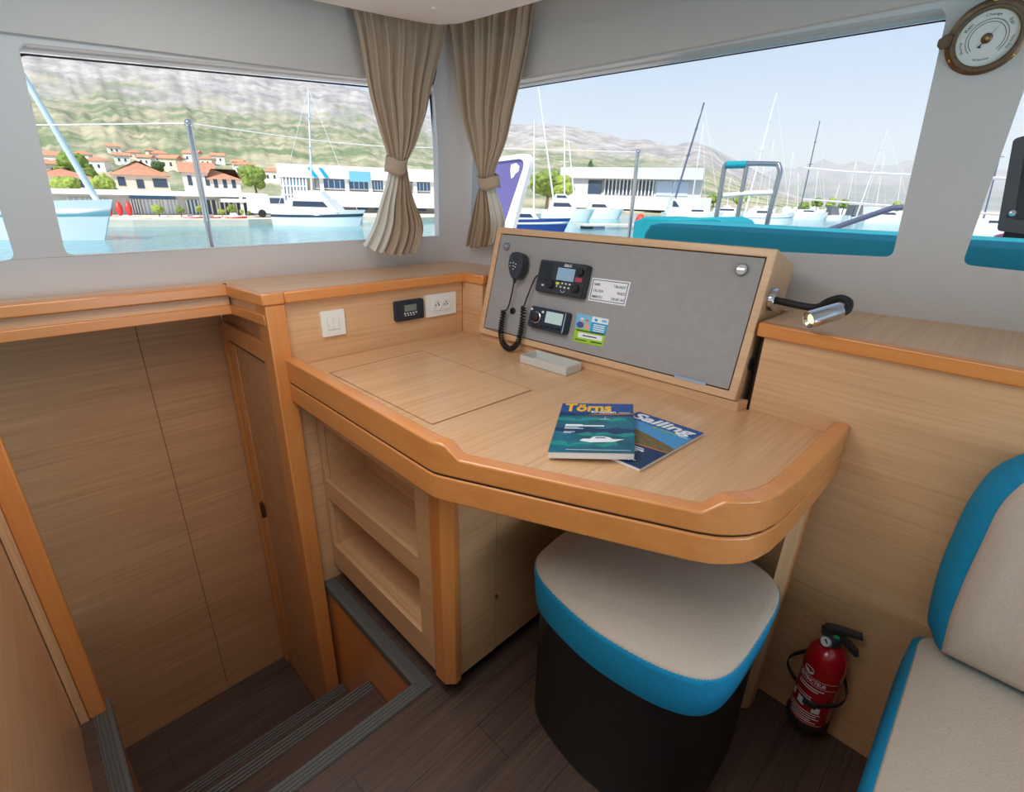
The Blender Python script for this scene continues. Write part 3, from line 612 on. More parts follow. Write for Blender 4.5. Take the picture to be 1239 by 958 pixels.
for u, v, r in ((.885, .76, .0115), (.335, .28, .0135), (.855, .26, .0125)):
    c = ra(u, v); fr = Fr(FC.p(*c, vh), FC.u, FC.v, FC.n)
    n_ = 24; ring = lambda rr, h: [fr.p((rr + (.0006 if k % 2 else 0))*cos(2*pi*k/n_), (rr + (.0006 if k % 2 else 0))*sin(2*pi*k/n_), h) for k in range(n_)]
    MB().rings([ring(r, 0), ring(r, .010), ring(r*.9, .0125), ring(r*.2, .013)]).build('knob', 'black_rubber', vhf)
c0, c1 = ra(.80, .46), ra(.945, .59)
k = MB().prism2(rect(c0[0], c0[1], c1[0], c1[1], .002), vh, vh + .003, FC).build('distress_key', 'key_red', vhf, bev=.0006); k['label'] = 'red distress key'
k = MB().prism2(rect(*ra(.435, .30), *ra(.505, .375), .001), vh, vh + .002, FC).build('button', 'key_yellow', vhf); k['label'] = 'yellow key'
for u, v, wd in ((.55, .33, .03), (.625, .33, .03), (.70, .33, .035), (.45, .23, .022), (.53, .22, .03), (.61, .215, .035), (.69, .215, .035), (.14, .19, .045)):
    MB().prism2(rect(*ra(u, v), *ra(u + wd, v + .05), .0008), vh, vh + .0014, FC).build('button', 'key_white', vhf)
m = MB(); cc = ra(.60, .15); m.tube([FC.p(cc[0] + .008*cos(t), cc[1] + .008*sin(t)*.8, vh + .0005) for t in [pi + pi*k/10 for k in range(11)]], .0008, 6); m.build('key_ring', 'key_white', vhf)
text('B&G', FC, R4(*ra(.53, .86), *ra(.685, .945)), 'key_white', vhf, c=vh, bold=.02, shear=.2)

# ---- stereo
sh = .024
Q_ = face_rect([zp(5, 515), zp(378, 577), zp(335, 800), zp(-10, 715)], sh)
ste = thing('stereo', 'small dark stereo with one large knob and pale screen below the radio', 'stereo', FC.p((Q_[0] + Q_[2])/2, Q_[1], PC))
MB().prism2(rect(*Q_, .010), PC, sh - .006, FC).build('body', 'black_plastic', ste, bev=.004, seg=3)
MB().prism2(rect(Q_[0] + .002, Q_[1] + .002, Q_[2] - .002, Q_[3] - .002, .009), sh - .008, sh, FC).build('fascia', 'navy_plastic', ste, bev=.003)
QW, QH = Q_[2] - Q_[0], Q_[3] - Q_[1]
def qa(u, v): return Q_[0] + QW*u, Q_[1] + QH*v
fr = Fr(FC.p(*qa(.21, .50), sh), FC.u, FC.v, FC.n)
k = MB().lathe(fr, [(.0195, 0), (.0195, .003), (.0175, .004), (.0165, .002)], 32).build('knob_ring', 'chrome', ste)
MB().lathe(fr, [(.0155, 0), (.015, .011), (.012, .0135), (.0005, .0135)], 32).build('knob', 'black_rubber', ste)
MB().prism2(rect(*qa(.46, .36), *qa(.90, .88), .002), sh - .001, sh + .0012, FC).build('screen', 'lcd', ste)
for u, v in ((.17, .08), (.33, .09), (.49, .13), (.63, .13), (.77, .13)):
    MB().prism2(rect(*qa(u, v), *qa(u + .10, v + .11), .002), sh - .001, sh + .003, FC).build('button', 'black_gloss', ste, bev=.0006)
for u, v in ((.06, .84), (.37, .80)):
    MB().lathe(Fr(FC.p(*qa(u, v), sh), FC.u, FC.v, FC.n), [(.0042, -.001), (.004, .003), (.0005, .0032)], 14).build('button', 'key_white', ste)
MB().prism2(rect(*qa(.945, .05), *qa(.965, .95)), sh - .002, sh + .0008, FC).build('trim_line', 'chrome', ste)
# ---- cards on the panel
pts = [zp(615, 245), zp(985, 290), zp(930, 522), zp(572, 465)]; q = skewed(pts, PC)
ao = FC.p(*[sum(p[i] for p in q)/4 for i in (0, 1)], PC)
def inq(q, s, t): a = V(q[3])*(1-s) + V(q[2])*s; b = V(q[0])*(1-s) + V(q[1])*s; r = a*(1-t) + b*t; return r.x, r.y
def qq(q, s0, t0, s1, t1): return [inq(q, s0, t0), inq(q, s1, t0), inq(q, s1, t1), inq(q, s0, t1)]
cd = thing('call_sign_card', 'white call sign card with a blue border beside the radio', 'card', ao)
MB().prism2(q, PC, PC + .001, FC).build('card', 'paper', cd)
fl = [FC.p(*p, PC + .001) for p in qq(q, .035, .06, .965, .94)]; fi = [FC.p(*p, PC + .001) for p in qq(q, .052, .09, .948, .91)]
MB().plate(fl, [fi], FC.n*.0003).build('border', 'ink_blue', cd)
for i, (l, r) in enumerate((('NAME:', '"ORLANDO"'), ('CALL SIGN:', '9A5023'), ('MMSI/ITU:', '238 695 340'))):
    t = .70 - i*.265
    text(l, FC, qq(q, .09, t - .02, .09 + (.16, .28, .28)[i], t + .095), 'ink_blue', cd, c=PC + .001, bold=.009)
    text(r, FC, qq(q, .93 - (.32, .20, .33)[i], t - .02, .93, t + .095), 'ink_blue', cd, c=PC + .001, bold=.009)
pts = [zp(468, 590), zp(775, 650), zp(715, 915), zp(425, 860)]; q = skewed(pts, PC)
ao = FC.p(*[sum(p[i] for p in q)/4 for i in (0, 1)], PC)
sk_ = thing('leaflet', 'blue and green printed leaflet stuck on the panel right of the stereo', 'leaflet', ao)
MB().prism2(q, PC, PC + .0012, FC).build('sheet', 'white_print', sk_)
def blk(name, mt, *s): return MB().prism2(qq(q, *s), PC + .0012, PC + .0016, FC).build(name, mt, sk_, smooth=0)
blk('green_band', 'green_print', 0, 0, 1, .50); blk('photo', 'lightblue_print', 0, .50, .50, 1); blk('blue_box', 'cyan_print', .50, .42, 1, .80)
def ov(mt, s, t, rs, rt, name='figure'):
    return MB().prism2([inq(q, s + rs*cos(2*pi*k/16), t + rt*sin(2*pi*k/16)) for k in range(16)], PC + .0016, PC + .002, FC).build(name, mt, sk_, smooth=0)
ov('blue_print', .16, .62, .12, .11); ov('skin_print', .38, .60, .10, .10); ov('skin_print', .20, .78, .05, .06); ov('skin_print', .36, .76, .045, .06); ov('white_print', .20, .84, .055, .04); ov('orange_print', .36, .815, .05, .035); ov('cyan_print', .63, .89, .05, .05, 'logo'); blk('logo', 'lightblue_print', .80, .86, .96, .94)
MB().prism2(qq(q, .14, .18, .93, .36), PC + .0016, PC + .002, FC).build('white_field', 'white_print', sk_, smooth=0)
m = MB()
for s0, t0, s1, t1 in ((.05, .41, .97, .45), (.3, .25, .75, .29), (.06, .08, .45, .11), (.6, .08, .95, .12)): MB().prism2(qq(q, s0, t0, s1, t1), PC + .002, PC + .0023, FC).build('lettering', 'ink', sk_, smooth=0)
m = MB()
for t0 in (.70, .63, .56, .49): MB().prism2(qq(q, .58, t0, .94, t0 + .035), PC + .0016, PC + .0021, FC).build('lettering', 'white_print', sk_, smooth=0)

# ---- hand microphone and coiled lead
def z5(x, y): return 570 + x*.20985, 270 + y*.20985
mh = .040
mo = [FC.ab(*z5(*p), mh) for p in ((222, 190), (236, 168), (275, 164), (292, 176), (298, 215), (292, 262), (268, 312), (236, 320), (222, 290), (214, 240))]
mic = thing('hand_microphone', 'black hand microphone hanging on the grey panel with a coiled lead', 'microphone', FC.p(mo[3][0], mo[3][1], PC))
MB().prism2(rpoly(mo, .006, 3), .008, mh, FC).build('body', 'black_plastic', mic, bev=.006, seg=3)
cmx = sum(p[0] for p in mo)/len(mo); cmy = sum(p[1] for p in mo)/len(mo)
MB().prism2(rect(cmx - .009, cmy - .006, cmx + .009, cmy + .02, .004), PC, .009, FC).build('clip', 'black_rubber', mic)
m = MB()
for k in range(4): a, b = FC.ab(*z5(240 + 2*k, 187 + k*8), mh); m.prism2(rect(a, b, a + .020, b + .0018), mh - .0005, mh + .0006, FC)
m.build('grille', 'black_gloss', mic)
for x, y, mt in ((225, 246, 'key_yellow'), (228, 228, 'key_white'), (244, 228, 'key_white'), (258, 236, 'key_white'), (242, 246, 'key_white'), (254, 252, 'key_white'), (242, 264, 'key_white')):
    a, b = FC.ab(*z5(x, y), mh); MB().prism2(rect(a - .0022, b - .0014, a + .0022, b + .0014, .0006), mh - .001, mh + .001, FC).build('button', mt, mic)
a, b = FC.ab(*z5(250, 322), .024); a2, b2 = FC.ab(*z5(246, 345), .024)
MB().tube([FC.p(a, b + .006, .022), FC.p(a2, b2, .022)], [.007, .004], 12).build('strain_relief', 'black_rubber', mic)
def spline(P, n):
    out = []
    for i in range(len(P) - 1):
        p0, p1, p2, p3 = P[max(i-1, 0)], P[i], P[i+1], P[min(i+2, len(P)-1)]
        for k in range(n):
            t = k/n; out.append(.5*((2*p1) + (p2 - p0)*t + (2*p0 - 5*p1 + 4*p2 - p3)*t*t + (3*p1 - p0 - 3*p2 + p3)*t**3))
    return out + [P[-1]]
def onC(px, c): return FC.p(*FC.ab(*px, c), c)
U = spline([onC(p, .022) for p in ((609.5, 376), (607, 390), (606, 404), (609, 416), (617, 422), (625.5, 416), (629.5, 403), (632, 388), (633.5, 371.5))], 60)
turns, rr = 40, .0078; path = []; up = None
for i, p in enumerate(U):
    t = (U[min(i+1, len(U)-1)] - U[max(i-1, 0)]).normalized()
    if up is None: up = t.orthogonal().normalized()
    up = (up - t*up.dot(t)).normalized(); bi = t.cross(up); ph = 2*pi*turns*i/(len(U)-1)
    path.append(p + (up*cos(ph) + bi*sin(ph))*rr)
cord = spline([onC(z5(246, 345), .022), onC(z5(236, 400), .022), onC(z5(222, 460), .02), onC(z5(208, 498), .022)], 5) + path + spline([onC(z5(306, 478), .022), onC(z5(322, 430), .02), onC(z5(345, 370), .016), onC(z5(372, 312), .012), onC(z5(392, 300), .008)], 5)
MB().tube(cord, .0027, 7).build('coiled_lead', 'black_rubber', mic)

# ---- grey tray under the console
fl_, fc_, fr2 = onZ(629, 438, DESK + .001), onZ(684.4, 455, DESK + .001), onZ(707, 449, DESK + .001)
e = (fc_ - fl_); g_ = (fr2 - fc_); g_ = g_ - e*(g_.dot(e)/e.length_squared)
tp = [fl_, fc_, fc_ + g_, fl_ + g_]; tc_ = sum(tp, V())/4
tr = thing('tray', 'small open grey tray on the desk under the console edge', 'tray', tc_)
ti = [tc_ + (p - tc_).normalized()*((p - tc_).length - .0045) for p in tp]
MB().plate(tp, [ti], (0, 0, .026)).build('wall', 'grey_tray', tr, bev=.001)
MB().prism(ti, (0, 0, .003)).build('bottom', 'grey_tray', tr)

# ---- magazines
def magazine(name, label, tl, tr_, brr, thick, lift, pagem):
    v = tl - (tl + (brr - tr_)); bl_ = tl + (brr - tr_)
    L = [bl_, brr, tr_, tl]; dz = [lift[0], lift[1], lift[1], lift[0]]
    base = [V((p.x, p.y, DESK + .0008 + z)) for p, z in zip(L, dz)]
    mg = thing(name, label, 'magazine', sum(base, V())/4)
    fr = Fr(base[0] + V((0, 0, thick)), base[1] - base[0], base[3] - base[0])
    wd, ht = (base[1] - base[0]).length, (base[3] - base[0]).length
    MB().prism2(rect(.001, .001, wd - .001, ht - .001), -thick, -.0006, fr).build('pages', pagem, mg, smooth=0)
    MB().prism2(rect(0, 0, wd, ht), -.0006, 0, fr).build('cover', 'navy_print', mg, smooth=0)
    return mg, fr, wd, ht
def area(mg, fr, wd, ht, name, mt, pts, c=0.): return MB().prism2([(wd*a, ht*b) for a, b in pts], c, c + .00025, fr).build(name, mt, mg, smooth=0)
def wavy(y, amp, k, x0=0., x1=1., n=14, ph=0.): return [(x0 + (x1 - x0)*i/n, y + amp*sin(k*i + ph) + amp*.6*sin(2.3*k*i + 1 + ph)) for i in range(n + 1)]
zt_ = DESK + .0088
mg, fr, wd, ht = magazine('magazine', 'blue sailing magazine with white title, tucked under the other magazine', onZ(773, 497.8, zt_), onZ(852, 523.6, zt_), onZ(774.6, 567, zt_), .0080, (0, 0), 'page')
area(mg, fr, wd, ht, 'sky', 'sky_print', [(0, .45), (1, .45), (1, .80), (0, .80)])
area(mg, fr, wd, ht, 'sea', 'deep_print', [(0, 0), (1, 0), (1, .45), (0, .45)], .00001)
area(mg, fr, wd, ht, 'hill', 'hill_print', [(0, .30), (.3, .32), (.6, .36), (1, .40)] + [(1, .50), (.85, .53), (.7, .56), (.5, .60), (.3, .62), (.15, .60), (0, .62)], .0003)
area(mg, fr, wd, ht, 'shore', 'orange_print', [(0, .29), (.3, .31), (.6, .345), (1, .385), (1, .40), (.6, .365), (.3, .33), (0, .315)], .0006)
text('Sailing', fr, R4(.03*wd, .78*ht, .95*wd, .97*ht), 'white_print', mg, c=.0003, bold=.03, shear=.15)
text('& more', fr, R4(.45*wd, .745*ht, .80*wd, .785*ht), 'green_print', mg, c=.0006, bold=.01)
m = MB()
for a, b, c_, d_ in ((.55, .30, .75, .315), (.5, .26, .78, .285), (.5, .235, .72, .25), (.35, .08, .85, .092), (.45, .05, .8, .062), (.82, .76, .95, .77), (.05, .60, .22, .615), (.1, .57, .25, .58)): MB().prism2([(wd*a, ht*b), (wd*c_, ht*b), (wd*c_, ht*d_), (wd*a, ht*d_)], .0006, .0008, fr).build('lettering', 'white_print', mg, smooth=0)
zt_ = DESK + .021
tl, t2, b2 = onZ(681, 488, zt_), onZ(766, 490, zt_ + .004), onZ(768, 550, zt_ + .004)
mg, fr, wd, ht = magazine('magazine', 'teal sea magazine with yellow title lying on top of the other magazine', tl, t2, b2, .0150, (.0060, .0120), 'page')
area(mg, fr, wd, ht, 'sea', 'sea_print', [(0, 0), (1, 0), (1, .72), (0, .72)])
area(mg, fr, wd, ht, 'sea_band', 'deep_print', [(0, .70), (1, .70), (1, .775), (0, .775)], .0001)
area(mg, fr, wd, ht, 'shore', 'orange_print', [(.35, .715), (1, .745), (1, .765), (.6, .755)], .0005)
for y, a_, x0, x1 in ((.60, .02, .0, .9), (.30, .03, .3, 1), (.12, .03, .0, .8)):
    top_ = wavy(y + .05, a_, 1.1, x0, x1); bot_ = wavy(y, a_*.6, .8, x0, x1, ph=2)
    area(mg, fr, wd, ht, 'wave', 'teal_print', top_ + bot_[::-1], .0003)
area(mg, fr, wd, ht, 'wave', 'deep_print', wavy(.44, .02, 1.3, 0, 1) + wavy(.36, .02, .9, 0, 1, ph=1)[::-1], .0004)
area(mg, fr, wd, ht, 'boat', 'white_print', [(.34, .20), (.48, .17), (.75, .185), (.88, .235), (.74, .235), (.70, .265), (.62, .285), (.50, .275), (.46, .235), (.38, .235)], .0007)
area(mg, fr, wd, ht, 'boat_window', 'deep_print', [(.52, .245), (.66, .25), (.64, .265), (.54, .262)], .001)
text('Törns', fr, R4(.05*wd, .80*ht, .70*wd, .985*ht), 'yellow_print', mg, c=.0003, bold=.035)
text('Kroatien', fr, R4(.43*wd, .765*ht, .76*wd, .815*ht), 'white_print', mg, c=.0006, bold=.02)
m = MB()
for a, b, c_, d_ in ((.12, .50, .34, .515), (.12, .475, .62, .50), (.12, .445, .3, .455), (.12, .425, .36, .435), (.12, .36, .26, .37), (.12, .34, .22, .348), (.55, .63, .68, .637), (.62, .63, .625, .69), (.8, .775, .95, .783), (.2, .04, .95, .045)): MB().prism2([(wd*a, ht*b), (wd*c_, ht*b), (wd*c_, ht*d_), (wd*a, ht*d_)], .0006, .0008, fr).build('lettering', 'white_print', mg, smooth=0)

# ---- reading lamp
a, b = FS.ab(932, 362)
lb = FS.p(a, b, 0)
lamp = thing('reading_lamp', 'chrome reading lamp on a black gooseneck at the console side', 'lamp', lb)
fr = Fr(lb, FS.u, FS.v, FS.n)
MB().lathe(fr, [(.029, .0006), (.029, .013), (.027, .0155), (.008, .016)], 36).build('base', 'chrome', lamp)
X0 = lb.x
gn = spline([fr.p(0, 0, .012), fr.p(.0, -.002, .03), onX(985, 372, X0 - .01), onX(1003, 364.5, X0 - .02), onX(1017, 361, X0 - .03), onX(1027, 366, X0 - .045), onX(1024, 376, X0 - .06), onX(1014, 379, X0 - .065)], 8)
MB().tube(gn, .0088, 12).build('gooseneck', 'black_rubber', lamp)
h0, h1_ = onX(1015, 376, X0 - .065), onX(978, 387, X0 - .125)
ax = (h1_ - h0).normalized(); sx_ = ax.orthogonal().normalized(); fr = Fr(h0, sx_, ax.cross(sx_), ax); hl = (h1_ - h0).length
hd = MB().lathe(fr, [(.009, -.006), (.0185, 0), (.0195, .004), (.0195, hl), (.0175, hl), (.0168, hl - .006)], 36, cap=False).build('lamp_head', 'chrome', lamp)
MB().lathe(fr, [(.0170, hl - .002), (.0165, hl - .0015), (.0105, hl - .008)], 28, cap=False).build('reflector', 'lamp_reflector', hd)
MB().lathe(fr, [(.0112, hl - .009), (.0105, hl - .006), (.0005, hl - .003)], 24).build('lens', 'lamp_lens', hd)

# ---- barometer on the pillar
bc = onP(1194, 45, nB, cB)
fb = Fr(bc, FB.u, FB.v, FB.n)
bar = thing('barometer', 'round bronze barometer with a white dial on the white pillar', 'barometer', bc)
MB().lathe(fb, [(.064, 0), (.064, .005), (.060, .007), (.054, .008), (.053, .024)], 56, cap=False).build('case', 'bronze', bar)
MB().lathe(fb, [(.054, .022), (.0545, .027), (.053, .031), (.049, .031), (.0465, .026)], 56, cap=False).build('bezel', 'bronze', bar)
MB().lathe(fb, [(.0475, .024), (.0475, .0262), (.0462, .0262), (.0462, .024)], 56, cap=False).build('dial_rim', 'brass', bar)
dl = MB().lathe(fb, [(.0468, .020), (.0468, .0235), (.0005, .0235)], 48).build('dial', 'dial_white', bar)
m = MB()
for r0, r1, n_ in ((.0305, .0325, 64), (.0265, .0275, 60)):
    for k in range(n_):
        t = radians(225) - radians(270)*k/n_
        t2 = t - radians(270)/n_*(.55 if r0 > .03 else 1.0)
        m.add([fb.p(r*cos(x), r*sin(x), .0238) for r, x in ((r0, t), (r1, t), (r1, t2), (r0, t2))], [(0, 1, 2, 3)])
m.build('scale', 'ink', dl, smooth=0)
class ArcFr:                                             # lettering bent round the dial
    def __init__(s, c, rad): s.c = c; s.rad = rad
    def p(s, a, b, c=0): t = s.c - a/s.rad; return fb.p((s.rad + b)*cos(t), (s.rad + b)*sin(t), .0238 + c)
for s_, t, L in (('Change', 90, .022), ('Rain', 148, .014), ('Fair', 38, .011), ('Very Dry', -14, .020), ('Stormy', 200, .020)):
    text(s_, ArcFr(radians(t), .0355), R4(-L/2, 0, L/2, .0058), 'ink', dl, depth=.0001)
text('BAROMETER', ArcFr(radians(270), .034), R4(-.012, 0, .012, .003), 'ink', dl, depth=.0001)
hub = MB().lathe(fb, [(.0088, .0236), (.0088, .0245), (.0075, .0255), (.0005, .0258)], 24).build('hub', 'bronze', bar)
MB().lathe(fb, [(.0035, .0257), (.003, .0272), (.0005, .0274)], 16).build('hub_cap', 'brass', hub)
def hand(t, r0, r1, wd, z): c_, s_ = cos(t), sin(t); return MB().add([fb.p(c_*r0 - s_*wd, s_*r0 + c_*wd, z), fb.p(c_*r0 + s_*wd, s_*r0 - c_*wd, z), fb.p(c_*r1, s_*r1, z)], [(0, 1, 2)])
m = hand(radians(58), -.016, .031, .0009, .0265); m.prism([fb.p(-.0085 - .003, -.0136, .0262), fb.p(-.0085 + .003, -.0136 - .002, .0262), fb.p(-.006, -.009, .0262)], fb.n*.0004)
m.build('needle', 'ink', bar, smooth=0)
MB().prism2([(-.077, -.004), (-.070, -.012), (-.052, -.008), (-.052, .012), (-.064, .014), (-.077, .006)], .003, .017, fb).build('hinge', 'bronze', bar, bev=.0015)
for t in (215, 325, 95):
    q = fb.p(.0595*cos(radians(t)), .0595*sin(radians(t)), .006)
    MB().lathe(Fr(q, fb.u, fb.v, fb.n), [(.0032, 0), (.003, .0025), (.0014, .003), (.0012, .0018)], 14).build('screw', 'brass', bar)

# ---- curtains
def curtain(name, label, fr, rows, lin_side, uc, npl, tie, off0=.05):
    nu = 150; RW_ = []
    pts = []
    for lx, ly, rx, ry, amp, bulge, sag in rows: pts.append((V((*fr.ab(lx, ly, off0), 0)), V((*fr.ab(rx, ry, off0), 0)), amp, bulge, sag))
    P = []
    for i in range(len(pts) - 1):
        for k in range(6):
            t = k/6; g = [pts[max(i-1, 0)], pts[i], pts[i+1], pts[min(i+2, len(pts)-1)]]
            f = lambda j: .5*((2*g[1][j]) + (g[2][j] - g[0][j])*t + (2*g[0][j] - 5*g[1][j] + 4*g[2][j] - g[3][j])*t*t + (3*g[1][j] - g[0][j] - 3*g[2][j] + g[3][j])*t**3)
            P.append([f(j) for j in range(5)])
    P.append(list(pts[-1])); nr = len(P)
    root = thing(name, label, 'curtain', fr.p(*[(pts[0][0] + pts[0][1])[i]/2 for i in (0, 1)], off0))
    grid = []
    for r, (L, R, amp, bulge, sag) in enumerate(P):
        row = []
        for k in range(nu + 1):
            u = k/nu; p = L*(1-u) + R*u
            ph = 2*pi*npl*(u + .02*sin(5*u + 1.3)) ; z = amp*(sin(ph + .25*sin(r*.13)) + .45*sin(2.37*ph + 1.1 + r*.02) + .35*sin(.43*ph + r*.05))
            z += .0045*max(0, 1 - r/22)*sin(3.3*ph + .8) + .003*max(0, 1 - r/9)*sin(7.1*ph)
            z += bulge*sqrt(max(0, 1 - (2*u - 1)**2))
            row.append(fr.p(p.x, p.y - sag*4*u*(1-u)*1.0, off0 + z))
        grid.append(row)
    neck = min(range(nr), key=lambda r: (P[r][1] - P[r][0]).length)
    ku = int(nu*uc)
    def sub(r0, r1, k0, k1, nm, mt):
        m = MB(); w_ = k1 - k0 + 1
        m.add([grid[r][k] for r in range(r0, r1 + 1) for k in range(k0, k1 + 1)], [(i*w_ + j, i*w_ + j + 1, (i+1)*w_ + j + 1, (i+1)*w_ + j) for i in range(r1 - r0) for j in range(w_ - 1)])
        return m.build(nm, mt, root, smooth=180, solid=.0016)
    sub(0, neck, 0, nu, 'upper_drape', 'curtain')
    if lin_side == 'L': sub(neck, nr - 1, ku, nu, 'lower_drape', 'curtain'); x = sub(neck, nr - 1, 0, ku, 'lining', 'curtain_lining')
    else: sub(neck, nr - 1, 0, ku, 'lower_drape', 'curtain'); x = sub(neck, nr - 1, ku, nu, 'lining', 'curtain_lining')
    x['label'] = 'pale lining showing at the curtain edge'
    (x0, y0), (x1, y1) = fr.ab(*tie[0], off0 + .02), fr.ab(*tie[1], off0 + .02)
    cx, cy, hw, hh = (x0 + x1)/2, (y0 + y1)/2, abs(x1 - x0)/2 + .003, abs(y1 - y0)/2
    m = MB(); R0 = []
    for b in (-hh, -hh*.5, 0, hh*.5, hh):
        R0.append([fr.p(cx + (hw + .002*cos(b*40))*cos(2*pi*k/32), cy + b + .003*sin(2*pi*k/32*3), off0 + .010 + .030*sin(2*pi*k/32)) for k in range(32)])
    m.rings(R0, cap=False); m.build('tieback', 'curtain', root, smooth=180, solid=.003)
    return root
curtain('curtain', 'beige curtain tied back beside the left window, its lining showing at lower left', FA,
    [(422, 1, 543, 24, .010, 0, 0), (426, 14, 540, 34, .010, 0, 0), (434, 52, 534, 58, .011, .004, 0), (443, 103, 522, 104, .011, .006, 0), (452, 138, 515, 139, .010, .01, 0), (463, 172, 503, 173, .007, .014, 0), (470, 193, 491.5, 193, .004, .02, 0), (470, 207, 492, 207, .004, .02, 0), (466.5, 222, 495, 222, .007, .018, 0), (460, 243, 501, 243, .010, .012, .002), (452, 270, 510.5, 268, .012, .008, .006), (444, 287, 511, 284, .013, .006, .016), (438.5, 296, 504, 304, .014, .004, .022)], 'L', .36, 7, ((470, 209), (492, 192)))
curtain('curtain', 'beige curtain tied back beside the right window, just left of the console', FB,
    [(542, 22, 650, -4, .010, 0, 0), (545, 33, 645, 8, .010, 0, 0), (549, 55, 640, 48, .011, .004, 0), (555, 103, 629, 100, .011, .006, 0), (560, 138, 620, 136, .010, .01, 0), (569, 172, 612, 170, .007, .012, 0), (579, 203, 600, 202, .004, .02, 0), (581, 215, 598, 214, .004, .02, 0), (580.5, 227, 598.5, 226, .004, .02, 0), (577, 240, 603, 238, .007, .015, 0), (571.5, 262, 609, 258, .009, .01, .002), (567, 281, 611, 272, .010, .006, .006), (564, 297, 606, 292, .010, .004, .012)], 'R', .72, 6, ((580.5, 227.5), (598.5, 213.5)), .055)

# ---- stool
sq_ = [(.900, .690), (.860, .688), (.790, .676), (.748, .642), (.724, .585), (.708, .500), (.703, .420), (.713, .330), (.730, .265), (.758, .214), (.800, .186), (.860, .176), (.960, .176), (1.060, .180), (1.122, .196), (1.160, .235), (1.178, .310), (1.185, .420), (1.180, .540), (1.165, .625), (1.120, .668), (1.030, .686)]
def smooth_loop(P, n):
    out = []; m = len(P)
    for i in range(m):
        p0, p1, p2, p3 = [V((*P[(i + j) % m], 0)) for j in (-1, 0, 1, 2)]
        for k in range(n):
            t = k/n; q = .5*((2*p1) + (p2 - p0)*t + (2*p0 - 5*p1 + 4*p2 - p3)*t*t + (3*p1 - p0 - 3*p2 + p3)*t**3); out.append((q.x, q.y))
    return out
SL = smooth_loop(sq_, 4); scx, scy = .945, .43
def ringz(k, z): return [V((scx + (x - scx)*k, scy + (y - scy)*k, z)) for x, y in SL]
stool = thing('stool', 'rounded stool with beige seat, teal band and black base under the desk', 'stool', (scx, scy, 0))
MB().rings([ringz(.925, .003), ringz(.93, .02), ringz(.925, .25), ringz(.93, .44)]).build('base', 'black_vinyl', stool)
bd = MB().rings([ringz(.94, .387), ringz(.962, .386), ringz(.972, .395), ringz(.985, .44), ringz(1.0, .482), ringz(.997, .494), ringz(.985, .4975)], cap=False)
bd = bd.build('band', 'teal_fabric', stool); bd['label'] = 'teal fabric band'
tp_ = MB().rings([ringz(.987, .494), ringz(.985, .4985), ringz(.97, .504), ringz(.90, .512), ringz(.7, .522), ringz(.4, .528), ringz(.05, .530)]).build('seat', 'beige_fabric', stool)
m = MB(); rg = ringz(.9905, .4975); nst = len(rg)
sp = []
for i in range(nst):
    a, b = rg[i], rg[(i + 1) % nst]
    for t in (0, .25, .5, .75): sp.append(a*(1 - t) + b*t)
for i in range(0, len(sp), 2): m.tube([sp[i], sp[(i + 1) % len(sp)]], .0005, 5)
m.build('stitching', 'beige_fabric', stool)

# ---- fire extinguisher on the wall
ex, ey = XB - .056, .079
ext = thing('fire_extinguisher', 'small red fire extinguisher with black handle strapped to the veneer wall', 'fire extinguisher', (ex, ey, .045))
fe = Fr((ex, ey, .045), (0, -1, 0), (-1, 0, 0), (0, 0, 1)); RC = .0465
MB().lathe(fe, [(RC*.96, .012), (RC, .018), (RC, .215), (RC*.985, .232), (RC*.9, .252), (RC*.72, .268), (RC*.45, .278), (RC*.34, .281), (RC*.34, .290)], 40).build('cylinder', 'red_paint', ext)
MB().lathe(fe, [(RC*.9, 0), (RC*1.08, .001), (RC*1.09, .018), (RC*1.02, .024)], 40).build('base_ring', 'black_rubber', ext)
FE2 = lambda h: Fr((ex, ey, .045 + h), (0, -1, 0), (0, 0, 1), (-1, 0, 0))     # faces the cabin
MB().lathe(fe, [(.017, .286), (.018, .292), (.018, .312), (.014, .318)], 20).build('neck', 'black_plastic', ext)
hn = (V((.25, -1, 0))).normalized()
fh = Fr((ex, ey, .045), hn, (0, 0, 1))
MB().prism2(rpoly([(-.030, .312), (-.012, .308), (.012, .310), (.05, .278), (.058, .286), (.018, .324), (-.03, .326)], .004), -.010, .010, fh).build('valve', 'black_plastic', ext, bev=.003)
MB().prism2(rpoly([(-.026, .327), (-.024, .336), (.0, .343), (.052, .345), (.054, .337), (.005, .331)], .003), -.010, .010, fh).build('lever', 'black_plastic', ext, bev=.003)
MB().lathe(Fr(fh.p(.002, .318, .010), fh.u, fh.v, fh.n), [(.007, 0), (.007, .003), (.0005, .004)], 16).build('safety_tag', 'green_tag', ext)
gd = V((-.80, .45, .42)).normalized(); gs = gd.orthogonal().normalized(); gf = Fr(V((ex, ey, .045 + .288)) + gd*.020, gs, gd.cross(gs), gd)
g_ = MB().lathe(gf, [(.008, -.01), (.0145, 0), (.0145, .007), (.012, .008)], 24).build('gauge', 'steel', ext)
MB().lathe(gf, [(.012, .0078), (.0118, .0086), (.0005, .0086)], 24).build('gauge_face', 'dial_white', g_)
MB().prism([gf.p(-.006, 0, .0087), gf.p(.006, .002, .0087), gf.p(.006, .005, .0087), gf.p(-.005, .005, .0087)], gf.n*.0004).build('gauge_mark', 'ink', g_)
